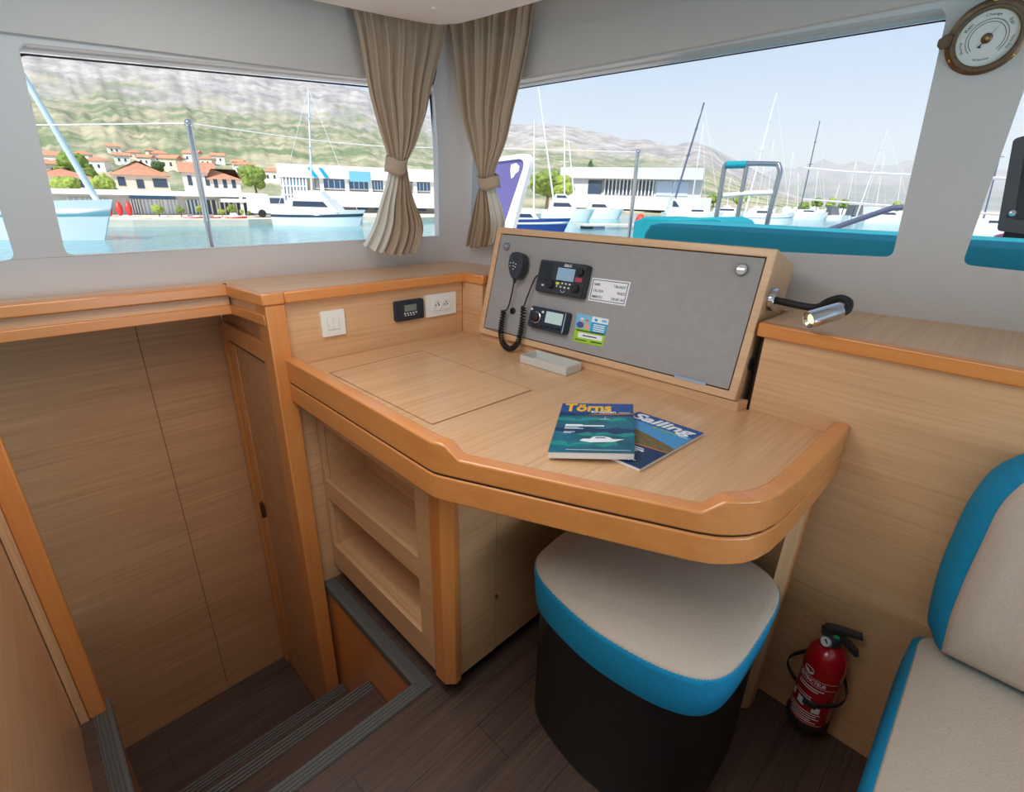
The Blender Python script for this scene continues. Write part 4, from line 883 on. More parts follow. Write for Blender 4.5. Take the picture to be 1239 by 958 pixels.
def strap(pa, pb, out_, z0, z1, nm):
    m = MB(); n_ = 14; hw = .007; V0 = []
    for k in range(n_ + 1):
        t = k/n_; p = V(pa)*(1-t) + V(pb)*t + V(out_)*sin(pi*t); z = z0*(1-t) + z1*t
        V0 += [p + V((0, 0, z - hw)), p + V((0, 0, z + hw))]
    m.add(V0, [(2*i, 2*i + 1, 2*i + 3, 2*i + 2) for i in range(n_)]); return m.build(nm, 'black_rubber', ext, smooth=180, solid=.0025)
strap((XB - .006, ey + .030, .045), (ex - .020, ey + .0445, .045), (-.012, .040, 0), .195, .125, 'strap')
strap((XB - .008, ey - .038, .045), (ex - .044, ey - .012, .045), (-.012, -.036, 0), .17, .105, 'strap')
MB().box((ex - .051, ey - .016, .045 + .094), (ex - .043, ey + .016, .045 + .114)).build('buckle', 'black_plastic', ext, bev=.002)
MB().box((XB - .012, ey - .02, .05), (XB - .001, ey + .02, .27)).build('bracket', 'black_rubber', ext)
class CylFr:
    def __init__(s, r): s.r = r; s.t0 = atan2(.18, -1)
    def p(s, a, b, c=0): t = s.t0 + a/s.r; return V((ex + (s.r + c)*cos(t), ey + (s.r + c)*sin(t), .045 + b))
CF = CylFr(RC)
def cyl_patch(m, a0, b0, a1, b1, c=.0006, n_=10):
    vs = [CF.p(a0 + (a1 - a0)*k/n_, b, c) for k in range(n_ + 1) for b in (b0, b1)]; m.add(vs, [(2*k, 2*k+1, 2*k+3, 2*k+2) for k in range(n_)])
text('EXTINCTEUR', CF, R4(-.036, .172, .030, .184), 'white_print', ext, c=.0006, bold=.01)
m = MB()
for a0, b0, a1, b1 in ((-.055, .188, .055, .1892), (-.055, .166, .055, .1672), (-.034, .155, .03, .1585), (-.034, .147, .018, .1505), (-.034, .122, .008, .1245), (-.034, .114, .008, .1165), (-.05, .030, .05, .0315), (-.046, .088, -.034, .112), (-.022, .082, -.003, .106), (.016, .076, .034, .096), (-.04, .068, .038, .071), (-.04, .060, .03, .063), (-.04, .052, .038, .055), (-.036, .044, .02, .047), (-.03, .037, .034, .040)): cyl_patch(m, a0, b0, a1, b1)
m.build('label_print', 'white_print', ext, smooth=0)
m = MB(); m.add([CF.p(-.016 + .013*cos(2*pi*k/20), .204 + .010*sin(2*pi*k/20) if sin(2*pi*k/20) < 0 else .204 + .0015*sin(2*pi*k/20), .0006) for k in range(20)], [tuple(range(20))])
m.tube([CF.p(-.016 + .014*cos(t), .204 + .011*sin(t), .0004) for t in [pi*k/14 for k in range(2, 15)]], .0008, 5)
m.build('emblem', 'white_print', ext, smooth=0)

ext.location.z = .064; ext.scale = (1, 1, .935)

# ---- sofa at the right
SZ = .47
sofa = thing('sofa', 'beige and teal upholstered bench seat along the right wall', 'sofa', (.7, -.7, 0))
fs = Fr((0, 0, 0), (1, 0, 0), (0, 1, 0), (0, 0, 1))
MB().box((.14, -1.55, .02), (1.26, -.10, .30)).build('base', 'veneer_x', sofa)
so_ = rect(.10, -1.6, 1.278, -.052, .05, 6)
def loopk(l, k, z): cx = sum(p[0] for p in l)/len(l); cy = sum(p[1] for p in l)/len(l); return [V((x + (1 if x < cx else -1)*k, y + (1 if y < cy else -1)*k, z)) for x, y in l]
sc_ = MB().rings([loopk(so_, .01, .302), loopk(so_, .0, .312), loopk(so_, -.002, .39), loopk(so_, .0, SZ - .02), loopk(so_, .008, SZ - .008), loopk(so_, .014, SZ - .004)]).build('seat_cushion', 'teal_fabric', sofa); sc_['label'] = 'teal side of the seat cushion'
MB().rings([loopk(so_, .010, SZ - .008), loopk(so_, .013, SZ - .002), loopk(so_, .03, SZ + .002), loopk(so_, .09, SZ + .006), loopk(so_, .3, SZ + .010)]).build('seat_panel', 'beige_fabric', sofa)
# back cushion: outline on the wall side and outline of the beige face
bo = [onX(*p, 1.292) for p in ((1131, 788), (1124, 768), (1124, 742), (1135, 690), (1155, 640), (1175, 600), (1203, 566), (1239, 548))]
bi_ = [onX(*p, 1.19) for p in ((1139, 787), (1144, 766), (1151, 741), (1170, 694), (1190, 652), (1204, 622), (1218, 602), (1239, 583))]
bo = [V((p.x, p.y, max(p.z, .474))) for p in bo]; bo = spline(bo, 5); bi_ = spline(bi_, 5)
far_o, far_i = V((1.292, -1.55, .93)), V((1.19, -1.5, .915))
lo = bo + [far_o, V((1.292, -1.55, .478))]; li = bi_ + [far_i, V((1.19, -1.5, .485))]
def lerp(A, B, t, out_=0.): return [a*(1-t) + b*t for a, b in zip(A, B)]
mid = [a*.5 + b*.5 + V((-.022, .010, 0)) for a, b in zip(lo, li)]; mid2 = [a*.2 + b*.8 + V((-.014, .003, 0)) for a, b in zip(lo, li)]; m1 = [a*.8 + b*.2 + V((-.012, .008, 0)) for a, b in zip(lo, li)]
bk = MB().rings([lo, m1, mid, mid2, li]).build('back_cushion', 'teal_fabric', sofa, smooth=60); bk['label'] = 'teal border of the back cushion'
cc_ = sum(li, V())/len(li)
MB().rings([[p + V((-.0015, 0, 0)) for p in li], [p*.99 + cc_*.01 + V((-.006, 0, 0)) for p in li], [p*.9 + cc_*.1 + V((-.016, 0, 0)) for p in li], [p*.5 + cc_*.5 + V((-.028, 0, 0)) for p in li]]).build('back_panel', 'beige_fabric', sofa, smooth=60)
# ================================================================== outside: our own deck, the marina, the shore, the mountains
WZ, LZ = -1.5, -1.0
struct(MB().prism([(-3, 2.05, .84), (1.95, 2.05, .84), (1.95, .0, .84), (1.98, -2.6, .84), (5.2, -2.6, .84), (5.6, .5, .84), (5.3, 2.6, .84), (4.0, 3.6, .84), (2.6, 3.8, .84), (.8, 3.2, .84), (-3, 3.2, .84)], (0, 0, .06)).build('floor_deck', 'deck'), 'white foredeck outside the windows', 'deck')
struct(MB().prism([(-3, 3.15, WZ - .2), (.8, 3.15, WZ - .2), (2.6, 3.75, WZ - .2), (4.0, 3.55, WZ - .2), (5.25, 2.55, WZ - .2), (5.55, .5, WZ - .2), (5.1, -2.6, WZ - .2), (4.9, -2.6, WZ - .2), (5.35, .5, WZ - .2), (5.05, 2.45, WZ - .2), (3.9, 3.35, WZ - .2), (2.7, 3.55, WZ - .2), (.9, 2.95, WZ - .2), (-3, 2.95, WZ - .2)], (0, 0, 2.36)).build('wall_hull', 'boat_white'), 'white hull side of our boat', 'hull')
struct(MB().box((-120, -160, WZ - .02), (420, 330, WZ)).build('water', 'water', smooth=0), 'calm turquoise marina water', 'water')
Q = [onZ(*p, LZ) for p in ((-260, 262), (60, 265.5), (160, 266), (300, 265.5), (400, 262.5), (500, 263.5), (560, 261))]
land = [V((p.x, p.y, LZ)) for p in Q] + [V((95, 62, LZ)), V((150, 50, LZ)), V((190, 10, LZ)), V((200, -60, LZ)), V((420, -160, LZ)), V((700, 100, LZ)), V((420, 420, LZ)), V((-250, 420, LZ)), V((-250, Q[0].y + 10, LZ))]
struct(MB().prism(land, (0, 0, -1.2)).build('quay_land', 'concrete', smooth=0), 'pale concrete quay and shore', 'quay')

# ---- mountains
sky = [(-420, 90), (-300, 62), (-100, 42), (0, 40), (30, 45), (100, 53), (200, 64), (280, 80), (335, 95), (375, 98), (440, 109), (525, 141), (560, 148), (620, 151), (650, 150), (691, 153), (731, 162), (756, 169), (784, 169), (807, 176), (849, 177), (864, 185), (878, 199), (900, 212), (930, 226), (960, 236), (1000, 246)]
def azel(p): d = ray(*p); h = sqrt(d.x*d.x + d.y*d.y); return atan2(d.y, d.x), d.z/h
def table(l): return sorted(azel(p) for p in l)
def interp(T, a):
    if a <= T[0][0]: return T[0][1]
    for (a0, e0), (a1, e1) in zip(T, T[1:]):
        if a <= a1: return e0 + (e1 - e0)*(a - a0)/(a1 - a0)
    return T[-1][1]
def mountain(name, label, T, d0, d1, ncol, nrow, rag, rockoff, gully, mt='mountain_ground'):
    a0, a1 = T[0][0], T[-1][0]
    def prof(s): return .5*(s/.72)**1.25 if s < .72 else .5 + .5*((s - .72)/.28)**.85
    def hz(a, s, d):
        H = max(2., EYE.z + interp(T, a)*d1 - LZ)
        n1 = noise.fractal(V((a*26, s*3, 3.1)), .9, 2.1, 5); n2 = noise.fractal(V((a*110, s*9, 7.7)), .8, 2.1, 4)
        return LZ - .6 + H*prof(s)*(1 + gully*n1*(1 - s)*1.2) + H*(rag*n2*min(1, s*2)) + .6*s
    vs, fs, rk = [], [], []
    for i in range(ncol + 1):
        a = a0 + (a1 - a0)*i/ncol
        for j in range(nrow + 3):
            s = min(1, j/nrow); d = d0 + (d1 - d0)*s; z = hz(a, s, d)
            if j > nrow: d = d1*(1 + .08*(j - nrow)); z = hz(a, 1, d1)*(1 - .25*(j - nrow))
            vs.append(V((d*cos(a), d*sin(a), z))); rk.append((s - rockoff)/.55)
    nr = nrow + 3
    fs = [(i*nr + j, (i+1)*nr + j, (i+1)*nr + j + 1, i*nr + j + 1) for i in range(ncol) for j in range(nr - 1)]
    me = bpy.data.meshes.new(name); me.from_pydata(vs, [], fs); me.materials.append(M[mt]); me.shade_smooth()
    at = me.attributes.new('rock', 'FLOAT', 'POINT'); at.data.foreach_set('value', rk)
    o = bpy.data.objects.new(name, me); COL.objects.link(o); struct(o, label, 'mountain')
    return lambda x, y: hz(atan2(y, x), min(1, max(0, (sqrt(x*x + y*y) - d0)/(d1 - d0))), sqrt(x*x + y*y))
TH1 = mountain('mountain', 'steep grey limestone mountain with green lower slopes', table(sky), 105, 700, 420, 90, .016, .43, .08)
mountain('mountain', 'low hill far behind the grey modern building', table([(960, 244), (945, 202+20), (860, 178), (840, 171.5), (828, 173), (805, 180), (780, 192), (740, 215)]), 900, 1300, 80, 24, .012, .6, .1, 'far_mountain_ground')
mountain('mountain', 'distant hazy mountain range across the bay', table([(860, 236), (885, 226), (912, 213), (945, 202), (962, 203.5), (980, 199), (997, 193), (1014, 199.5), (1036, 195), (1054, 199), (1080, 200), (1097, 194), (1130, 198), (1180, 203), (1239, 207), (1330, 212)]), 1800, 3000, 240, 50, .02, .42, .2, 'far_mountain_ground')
def onT(px, py):
    d = ray(px, py); h = sqrt(d.x*d.x + d.y*d.y); t = 100.
    while t < 690:
        p = EYE + d*(t/h)
        if p.z <= TH1(p.x, p.y): return p
        t += 1.5
    return EYE + d*(200/h)
hzp = [(r*cos(radians(a)), r*sin(radians(a)), WZ + .3) for r, aa in ((260, range(-22, 122, 8)), (3700, range(114, -23, -8))) for a in aa]
hb = MB().prism([V(p) for p in hzp], (0, 0, 300)).build('haze', 'haze', smooth=0); hb['kind'] = 'stuff'; hb['label'] = 'thin blue summer haze over the far shore'; hb['category'] = 'haze'

def facing(p, yaw=0.):
    a = atan2(p.y, p.x) + yaw; return Fr(p, (sin(a), -cos(a), 0), (0, 0, 1), (-cos(a), -sin(a), 0))
def bx(fr, a0, b0, c0, a1, b1, c1): return MB().box((a0, b0, c0), (a1, b1, c1), fr)
def gable(fr, a0, a1, c0, c1, b, h, o=.4):
    m = MB(); cm = (c0 + c1)/2
    m.prism([fr.p(a0 - o, b, c0 - o), fr.p(a0 - o, b, c1 + o), fr.p(a0 - o, b + h, cm)], fr.u*(a1 - a0 + 2*o)); return m
def hip(fr, a0, a1, c0, c1, b, h, o=.4):
    k = (c1 - c0)/2; m = MB(); L = [fr.p(a0 - o, b, c0 - o), fr.p(a1 + o, b, c0 - o), fr.p(a1 + o, b, c1 + o), fr.p(a0 - o, b, c1 + o), fr.p(a0 + k*.8, b + h, (c0 + c1)/2), fr.p(a1 - k*.8, b + h, (c0 + c1)/2)]
    return m.add(L, [(0, 3, 2, 1), (0, 1, 5, 4), (2, 3, 4, 5), (1, 2, 5), (3, 0, 4)])
def house(p, w, h, d, label, roof='hip', wallm='render_white', wins=((.2, .45), (.6, .45)), yaw=0., rh=None, group=None, winm='pane_dark'):
    fr = facing(p, yaw); o = thing('house', label, 'house', p, group)
    bx(fr, -w/2, -2.5, -d, w/2, h, 0).build('wall', wallm, o)
    rh = rh or h*.32
    (hip if roof == 'hip' else gable)(fr, -w/2, w/2, -d, 0, h, rh).build('roof', 'tile_roof', o)
    for u, v in wins: bx(fr, -w/2 + w*u, h*v, -.1, -w/2 + w*(u + .13), h*(v + .3), .06).build('window', winm, o)
    return o
# near houses behind the quay building
Hd = 92
def place(px, py, d, z=None): q = far(px, py, d); return V((q.x, q.y, q.z if z is None else z))
def hmeas(x0, x1, ytop, d): a, b = far(x0, 230, d), far(x1, 230, d); return (a - b).length, far((x0 + x1)/2, ytop, d).z
w_, t_ = hmeas(141, 208, 212, Hd)
p = place(174, 230, Hd, LZ); house(p, w_, t_ - LZ, 9, 'wide cream house with a hipped orange roof behind the long quay building', 'hip', 'render_cream', ((.08, .62), (.40, .55), (.70, .6), (.83, .6)), rh=1.9)
w_, t_ = hmeas(224, 262, 209, Hd + 4)
p = place(243, 230, Hd + 4, LZ); house(p, w_, t_ - LZ, 9, 'white gabled house behind the chrome stanchion', 'gable', 'render_white', ((.15, .6), (.42, .6), (.7, .6)), rh=1.6)
w_, t_ = hmeas(256, 292, 217, Hd - 12)
p = place(274, 230, Hd - 12, LZ); house(p, w_, t_ - LZ, 8, 'white house with tiled lean roof just right of the stanchion', 'hip', 'render_white', ((.12, .70), (.42, .70), (.72, .7)), rh=1.3)
w_, t_ = hmeas(50, 118, 214, Hd + 6)
p = place(80, 230, Hd + 6, LZ); house(p, w_, t_ - LZ, 8, 'low white house half hidden by the furled white sail', 'hip', 'render_white', ((.5, .6), (.75, .6)), rh=1.2)
# houses scattered up the slope
spots = [(66, 205, 9), (100, 199, 7), (62, 214, 8), (118, 209, 8), (150, 200, 7), (163, 194, 6), (176, 202, 7), (196, 199, 8), (205, 207, 9), (218, 203, 7), (232, 198, 8), (250, 203, 7), (265, 199, 7), (300, 214, 9), (288, 205, 6), (330, 222, 9), (140, 187, 6), (186, 190, 5)]
for i, (x, y, w_) in enumerate(spots):
    p = onT(x, y); s_ = p.length/130; s_ = max(.6, s_)
    house(V((p.x, p.y, p.z)), w_*.42*s_**.5, w_*.30*s_**.5, w_*.4, 'small %s house with an orange roof up on the green slope' % ('white', 'cream')[i % 3 == 2], 'hip' if i % 2 else 'gable', ('render_white', 'render_cream')[i % 3 == 2], ((.2, .4), (.6, .4)), yaw=random.uniform(-.5, .5), group='houses on the mountain slope')
# ---- trees
def tree(p, w, h, label, m='leaf', trunk=.15, cone=False, seed=0, group=None, name='tree', cat='tree'):
    o = thing(name, label, cat, p, group); rnd = random.Random(seed); mb = MB(); n = 1 if cone else 9
    for k in range(n):
        if cone: c, r = p + V((0, 0, h*.55)), (w/2, w/2, h*.47)
        else:
            a = k*2.4; q = rnd.uniform(.1, .30)*w
            c = p + V((q*cos(a), q*sin(a), h*(trunk + (1 - trunk)*rnd.uniform(.38, .72)))); rr = w*rnd.uniform(.20, .30); r = (rr, rr, min(rr*.9, h*.3))
        b = len(mb.v); mb.ball(c, r, 20, 12)
        for i in range(b, len(mb.v)):
            v = mb.v[i] - c; nn = noise.fractal(mb.v[i]*(3.2/max(w*.25, .3)) + V((seed*3.3, 0, 0)), .7, 2.2, 4)
            mb.v[i] = c + v*(1 + .30*nn)
    mb.build('crown', m, o, smooth=20)
    MB().tube([p + V((0, 0, -.3)), p + V((.05*w, 0, h*.3)), p + V((0, .03*w, h*.6))], [w*.05, w*.04, w*.02], 8).build('trunk', 'bark', o)
    return o
def tpx(x0, x1, ytop, ybase, d, label, m='leaf', seed=0, cone=False, z=LZ, **k):
    b = far((x0 + x1)/2, ybase, d); p = V((b.x, b.y, b.z if z is None else z)); w = (far(x0, ybase, d) - far(x1, ybase, d)).length; t = far((x0 + x1)/2, ytop, d).z
    return tree(p, w, t - p.z, label, m, seed=seed, cone=cone, **k)
tpx(70, 122, 179, 232, 122, 'large round pine behind the furled sail in the left window', 'leaf', 1)
tpx(58, 100, 212, 232, 80, 'bushy green tree at the left end of the quay building', 'leaf_bright', 2)
tpx(108, 146, 209, 232, 82, 'bright green tree left of the cream house', 'leaf_bright', 3)
tpx(183, 201, 193, 215, 130, 'dark tree on the slope above the cream house', 'leaf_dark', 4, z=None)
tpx(158, 172, 194, 205, 150, 'small dark tree higher up left of the slope houses', 'leaf_dark', 14, z=None)
tpx(294, 326, 193, 240, 95, 'tall olive green tree between the white house and the blue windowed building', 'leaf', 5)
tpx(318, 338, 234, 254, 61.5, 'low green bush left of the blue windowed building', 'leaf_bright', 6)
tpx(640, 682, 201, 246, 111, 'round green tree right of the white hatch frame', 'leaf', 7)
tpx(668, 694, 205, 240, 108, 'pale green tree beside the dark conifer', 'leaf_bright', 8)
tpx(690, 705, 199, 232, 150, 'dark conifer at the left end of the grey modern building', 'leaf_dark', 9)
tpx(708, 716, 196, 232, 150, 'slim dark cypress above the grey modern building', 'leaf_dark', 10, cone=True)
for i, (x0, x1, yt, yb) in enumerate(((854, 872, 230, 246), (886, 904, 228, 246), (980, 994, 236, 254), (996, 1010, 236, 256), (1012, 1026, 238, 257), (1076, 1090, 241, 256), (964, 978, 243, 254))):
    tpx(x0, x1, yt, yb, 150, 'low green tree in the row behind the far moored boats', ('leaf', 'leaf_bright')[i % 2], 20 + i, group='trees behind the far boats')
# ---- long low building on the left quay
D1 = 57
p = place(190, 250, D1, LZ); fr = facing(p); bl_o = thing('quay_building', 'long low white quay building with glass front in the left window', 'building', p)
ax_ = lambda px: fr.ab(px, 245)[0]
hgt = lambda px, py: fr.ab(px, py)[1]
x0, x1 = ax_(30), ax_(312); hr = hgt(190, 236.5)
bx(fr, x0, 0, -9, x1, hr, -.6).build('wall', 'render_grey', bl_o)
bx(fr, x0 - .6, hr, -10, x1 + .8, hgt(190, 231.5), 1.2).build('roof', 'render_white', bl_o)
for a, b, mt, y0 in ((82, 104, 'pane_light', 262), (108, 133, 'pane_light', 262), (158, 168, 'door_blue', 262), (172, 186, 'pane_light', 262), (188, 199, 'pane_light', 262), (201, 214, 'pane_light', 262), (226, 240, 'pane_blue', 262), (243, 262, 'pane_dark', 262), (266, 283, 'pane_dark', 260), (286, 307, 'pane_dark', 260)):
    f_ = bx(fr, ax_(a), .05, -.7, ax_(b), hr*.80, -.5).build('window', mt, bl_o)
    m = MB()
    for k in range(4): aa = ax_(a) + (ax_(b) - ax_(a))*k/3; m.box((aa - .06, .05, -.55), (aa + .06, hr*.8, -.44), fr)
    m.build('frame', 'render_white', f_)
for a, b in ((158, 168), (168, 186), (186, 214)): bx(fr, ax_(a), hr*.82, -.7, ax_(b), hr*.97, -.48).build('window', 'pane_blue', bl_o)
bx(fr, ax_(266), hr*.72, -.5, ax_(311), hr*.92, 1.6).build('awning', 'render_white', bl_o)
for a in (308, 288): bx(fr, ax_(a), 0, 1.3, ax_(a) + .25, hr, 1.5).build('post', 'render_white', bl_o)
for i, (x0_, x1_, yt) in enumerate(((68, 76, 249), (185, 201, 246), (213, 226, 247), (238, 248, 247), (275, 288, 246), (290, 297, 252), (299.5, 304, 254), (264, 274, 252))):
    tpx(x0_, x1_, yt, 263, D1 - 4, 'round green shrub in front of the long quay building', ('leaf', 'leaf_bright')[i % 2], 40 + i, group='shrubs on the left quay', name='shrub', cat='shrub')
for i, (x, lab) in enumerate(((134, 'red kayak standing upright on the quay, left one of three'), (146.5, 'red kayak standing upright on the quay, middle of three'), (158, 'red kayak standing upright on the quay beside the blue door'))):
    p = place(x, 262, D1 - 3, LZ); fk = facing(p)
    k = MB(); L = 1.15
    k.rings([[p + fk.u*(.24*sqrt(max(.02, sin(pi*t)))*cos(a)) + fk.n*(.16*sqrt(max(.02, sin(pi*t)))*sin(a) - .3*t) + V((0, 0, L*t)) for a in [2*pi*q/12 for q in range(12)]] for t in [j/10 for j in range(11)]])
    tag(k.build('kayak', 'red_hull'), lab, 'kayak')
# ---- blue-windowed white building
D2 = 66
p = place(440, 250, D2, LZ); fr = facing(p, .10); bd_ = thing('marina_building', 'large white two storey building with a band of blue windows', 'building', p)
ax_ = lambda px: fr.ab(px, 235)[0]
hgt = lambda px, py: fr.ab(px, py)[1]
hA, hB, hC, hD = hgt(440, 248.5), hgt(440, 233), hgt(440, 217.5), hgt(440, 202)
x0, x1 = ax_(341), ax_(560)
bx(fr, x0 + 5, 0, -14, x1, hA, -2.5).build('wall', 'render_grey', bd_)
bx(fr, x0, hA - .2, -15, x1, hB + .1, 0).build('floor_band', 'render_white', bd_)
bx(fr, x0 + 2.8, hB, -14, x1, hC, -.9).build('upper_wall', 'render_cream', bd_)
bx(fr, x0 - .2, hC, -15, x1, hD, .3).build('roof_band', 'render_white', bd_)
for a, b in ((383, 390), (392, 420), (423.5, 448), (451, 466), (468, 492), (494.5, 502), (505, 523), (526, 540)):
    f_ = bx(fr, ax_(a), hB + .25, -.95, ax_(b), hC - .1, -.7).build('window', 'pane_blue', bd_)
    m = MB(); m.box((ax_(a), hB + .25, -.72), (ax_(b), hB + .40, -.6), fr)
    for k in range(1, 4): aa = ax_(a) + (ax_(b) - ax_(a))*k/4; m.box((aa - .04, hB + .25, -.72), (aa + .04, hC - .1, -.62), fr)
    m.build('frame', 'render_white', f_)
for a in (390.5, 421, 449, 467, 493, 503, 524): bx(fr, ax_(a) - .22, hB, -.7, ax_(a) + .22, hC, -.1).build('column', 'render_white', bd_)
g_ = MB().prism([fr.p(x0 + .2, hA, .02), fr.p(ax_(371), hA, .02), fr.p(ax_(372), hC, .02), fr.p(x0 + .2, hC, .02)], fr.n*.06).build('corner_glass', 'pane_blue', bd_)
m = MB()
for k in range(8): aa = x0 + .2 + (ax_(371) - x0 - .2)*k/7; m.prism([fr.p(aa - .10, hA, .08), fr.p(aa + .10, hA, .08), fr.p(aa + .2, hC, .08), fr.p(aa, hC, .08)], fr.n*.08)
for t in (.0, .33, .66): bb = hA + (hC - hA)*t; m.box((x0, bb, .08), (ax_(371), bb + .15, .16), fr)
m.build('frame', 'render_white', g_)
for a, b in ((432, 446), (352, 362), (510, 520), (455, 464), (478, 486)): bx(fr, ax_(a), .3, -2.6, ax_(b), hA*.78, -2.4).build('window', 'pane_blue', bd_)
bx(fr, ax_(424), hD - 1.6, .28, ax_(449), hD - .5, .40).build('sign_board', 'lightblue_print', bd_)
m = MB()
for a in (382, 395): m.prism([fr.p(ax_(a), hD - 1.3, .3), fr.p(ax_(a) + .5, hD - 1.3, .3), fr.p(ax_(a) - .2, hD - .3, .3), fr.p(ax_(a) - .6, hD - .3, .3)], fr.n*.08)
m.build('emblem', 'cyan_print', bd_)
p = place(334, 256, 53, LZ); fr = facing(p, .3); van = thing('van', 'small white van parked at the left corner of the blue windowed building', 'van', p)
MB().prism2(rpoly([(-2.0, .35), (1.9, .35), (2.0, 1.0), (1.3, 1.15), (.8, 1.8), (-1.9, 1.8)], .12), -1.6, 0, fr).build('body', 'boat_white', van, bev=.05)
bx(fr, -.4, 1.2, -.05, .8, 1.65, .03).build('window', 'pane_dark', van)
for a in (-1.2, 1.2): MB().lathe(Fr(fr.p(a, .33, -.15), fr.u, fr.v, fr.n), [(.33, 0), (.33, .2), (.1, .2)], 16).build('wheel', 'tyre', van)
# ---- grey modern building, right window
D3 = 118
p = place(770, 250, D3, LZ); fr = facing(p, -.12); gb = thing('modern_building', 'grey modern building with overhanging upper storey across the marina', 'building', p)
ax_ = lambda px: fr.ab(px, 235)[0]
hgt = lambda px, py: fr.ab(px, py)[1]
hA, hB, hC = hgt(760, 244), hgt(760, 228), hgt(760, 216.5)
bx(fr, ax_(678), 0, -16, ax_(726), hC, 0).build('wall', 'render_grey', gb)
bx(fr, ax_(726), 0, -16, ax_(845), hA - 1.2, -3).build('lower_wall', 'render_cream', gb)
bx(fr, ax_(676), hA - 1.5, -17, ax_(862), hA + 1.2, 1).build('floor_band', 'render_grey', gb)
bx(fr, ax_(712), hA + 1.2, -16, ax_(848), hC, -1.5).build('upper_wall', 'render_grey', gb)
bx(fr, ax_(678), hC, -17, ax_(848), hC + 2.2, 1).build('roof', 'render_grey', gb)
for k, (a, b, mt) in enumerate(((711, 726, 'pane_dark'), (730, 745, 'pane_dark'), (746, 761, 'pane_dark'), (762, 775, 'pane_dark'), (776, 790, 'pane_dark'), (793, 812, 'pane_light'), (813, 832, 'pane_light'))):
    bx(fr, ax_(a), hA + 1.4, -1.6, ax_(b), hC - .3, (-1.3 if k else .1)).build('window', mt, gb)
for a, b in ((730, 738), (739, 747), (749, 757), (790, 800)): bx(fr, ax_(a), .2, -3.1, ax_(b), hA - 1.9, -2.8).build('window', 'pane_dark', gb)
m_ = MB()
for k in range(14): aa = ax_(730 + 4.5*k); m_.box((aa - .12, hA + 1.3, -1.4), (aa + .12, hC, -1.0), fr)
m_.build('fins', 'render_white', gb)

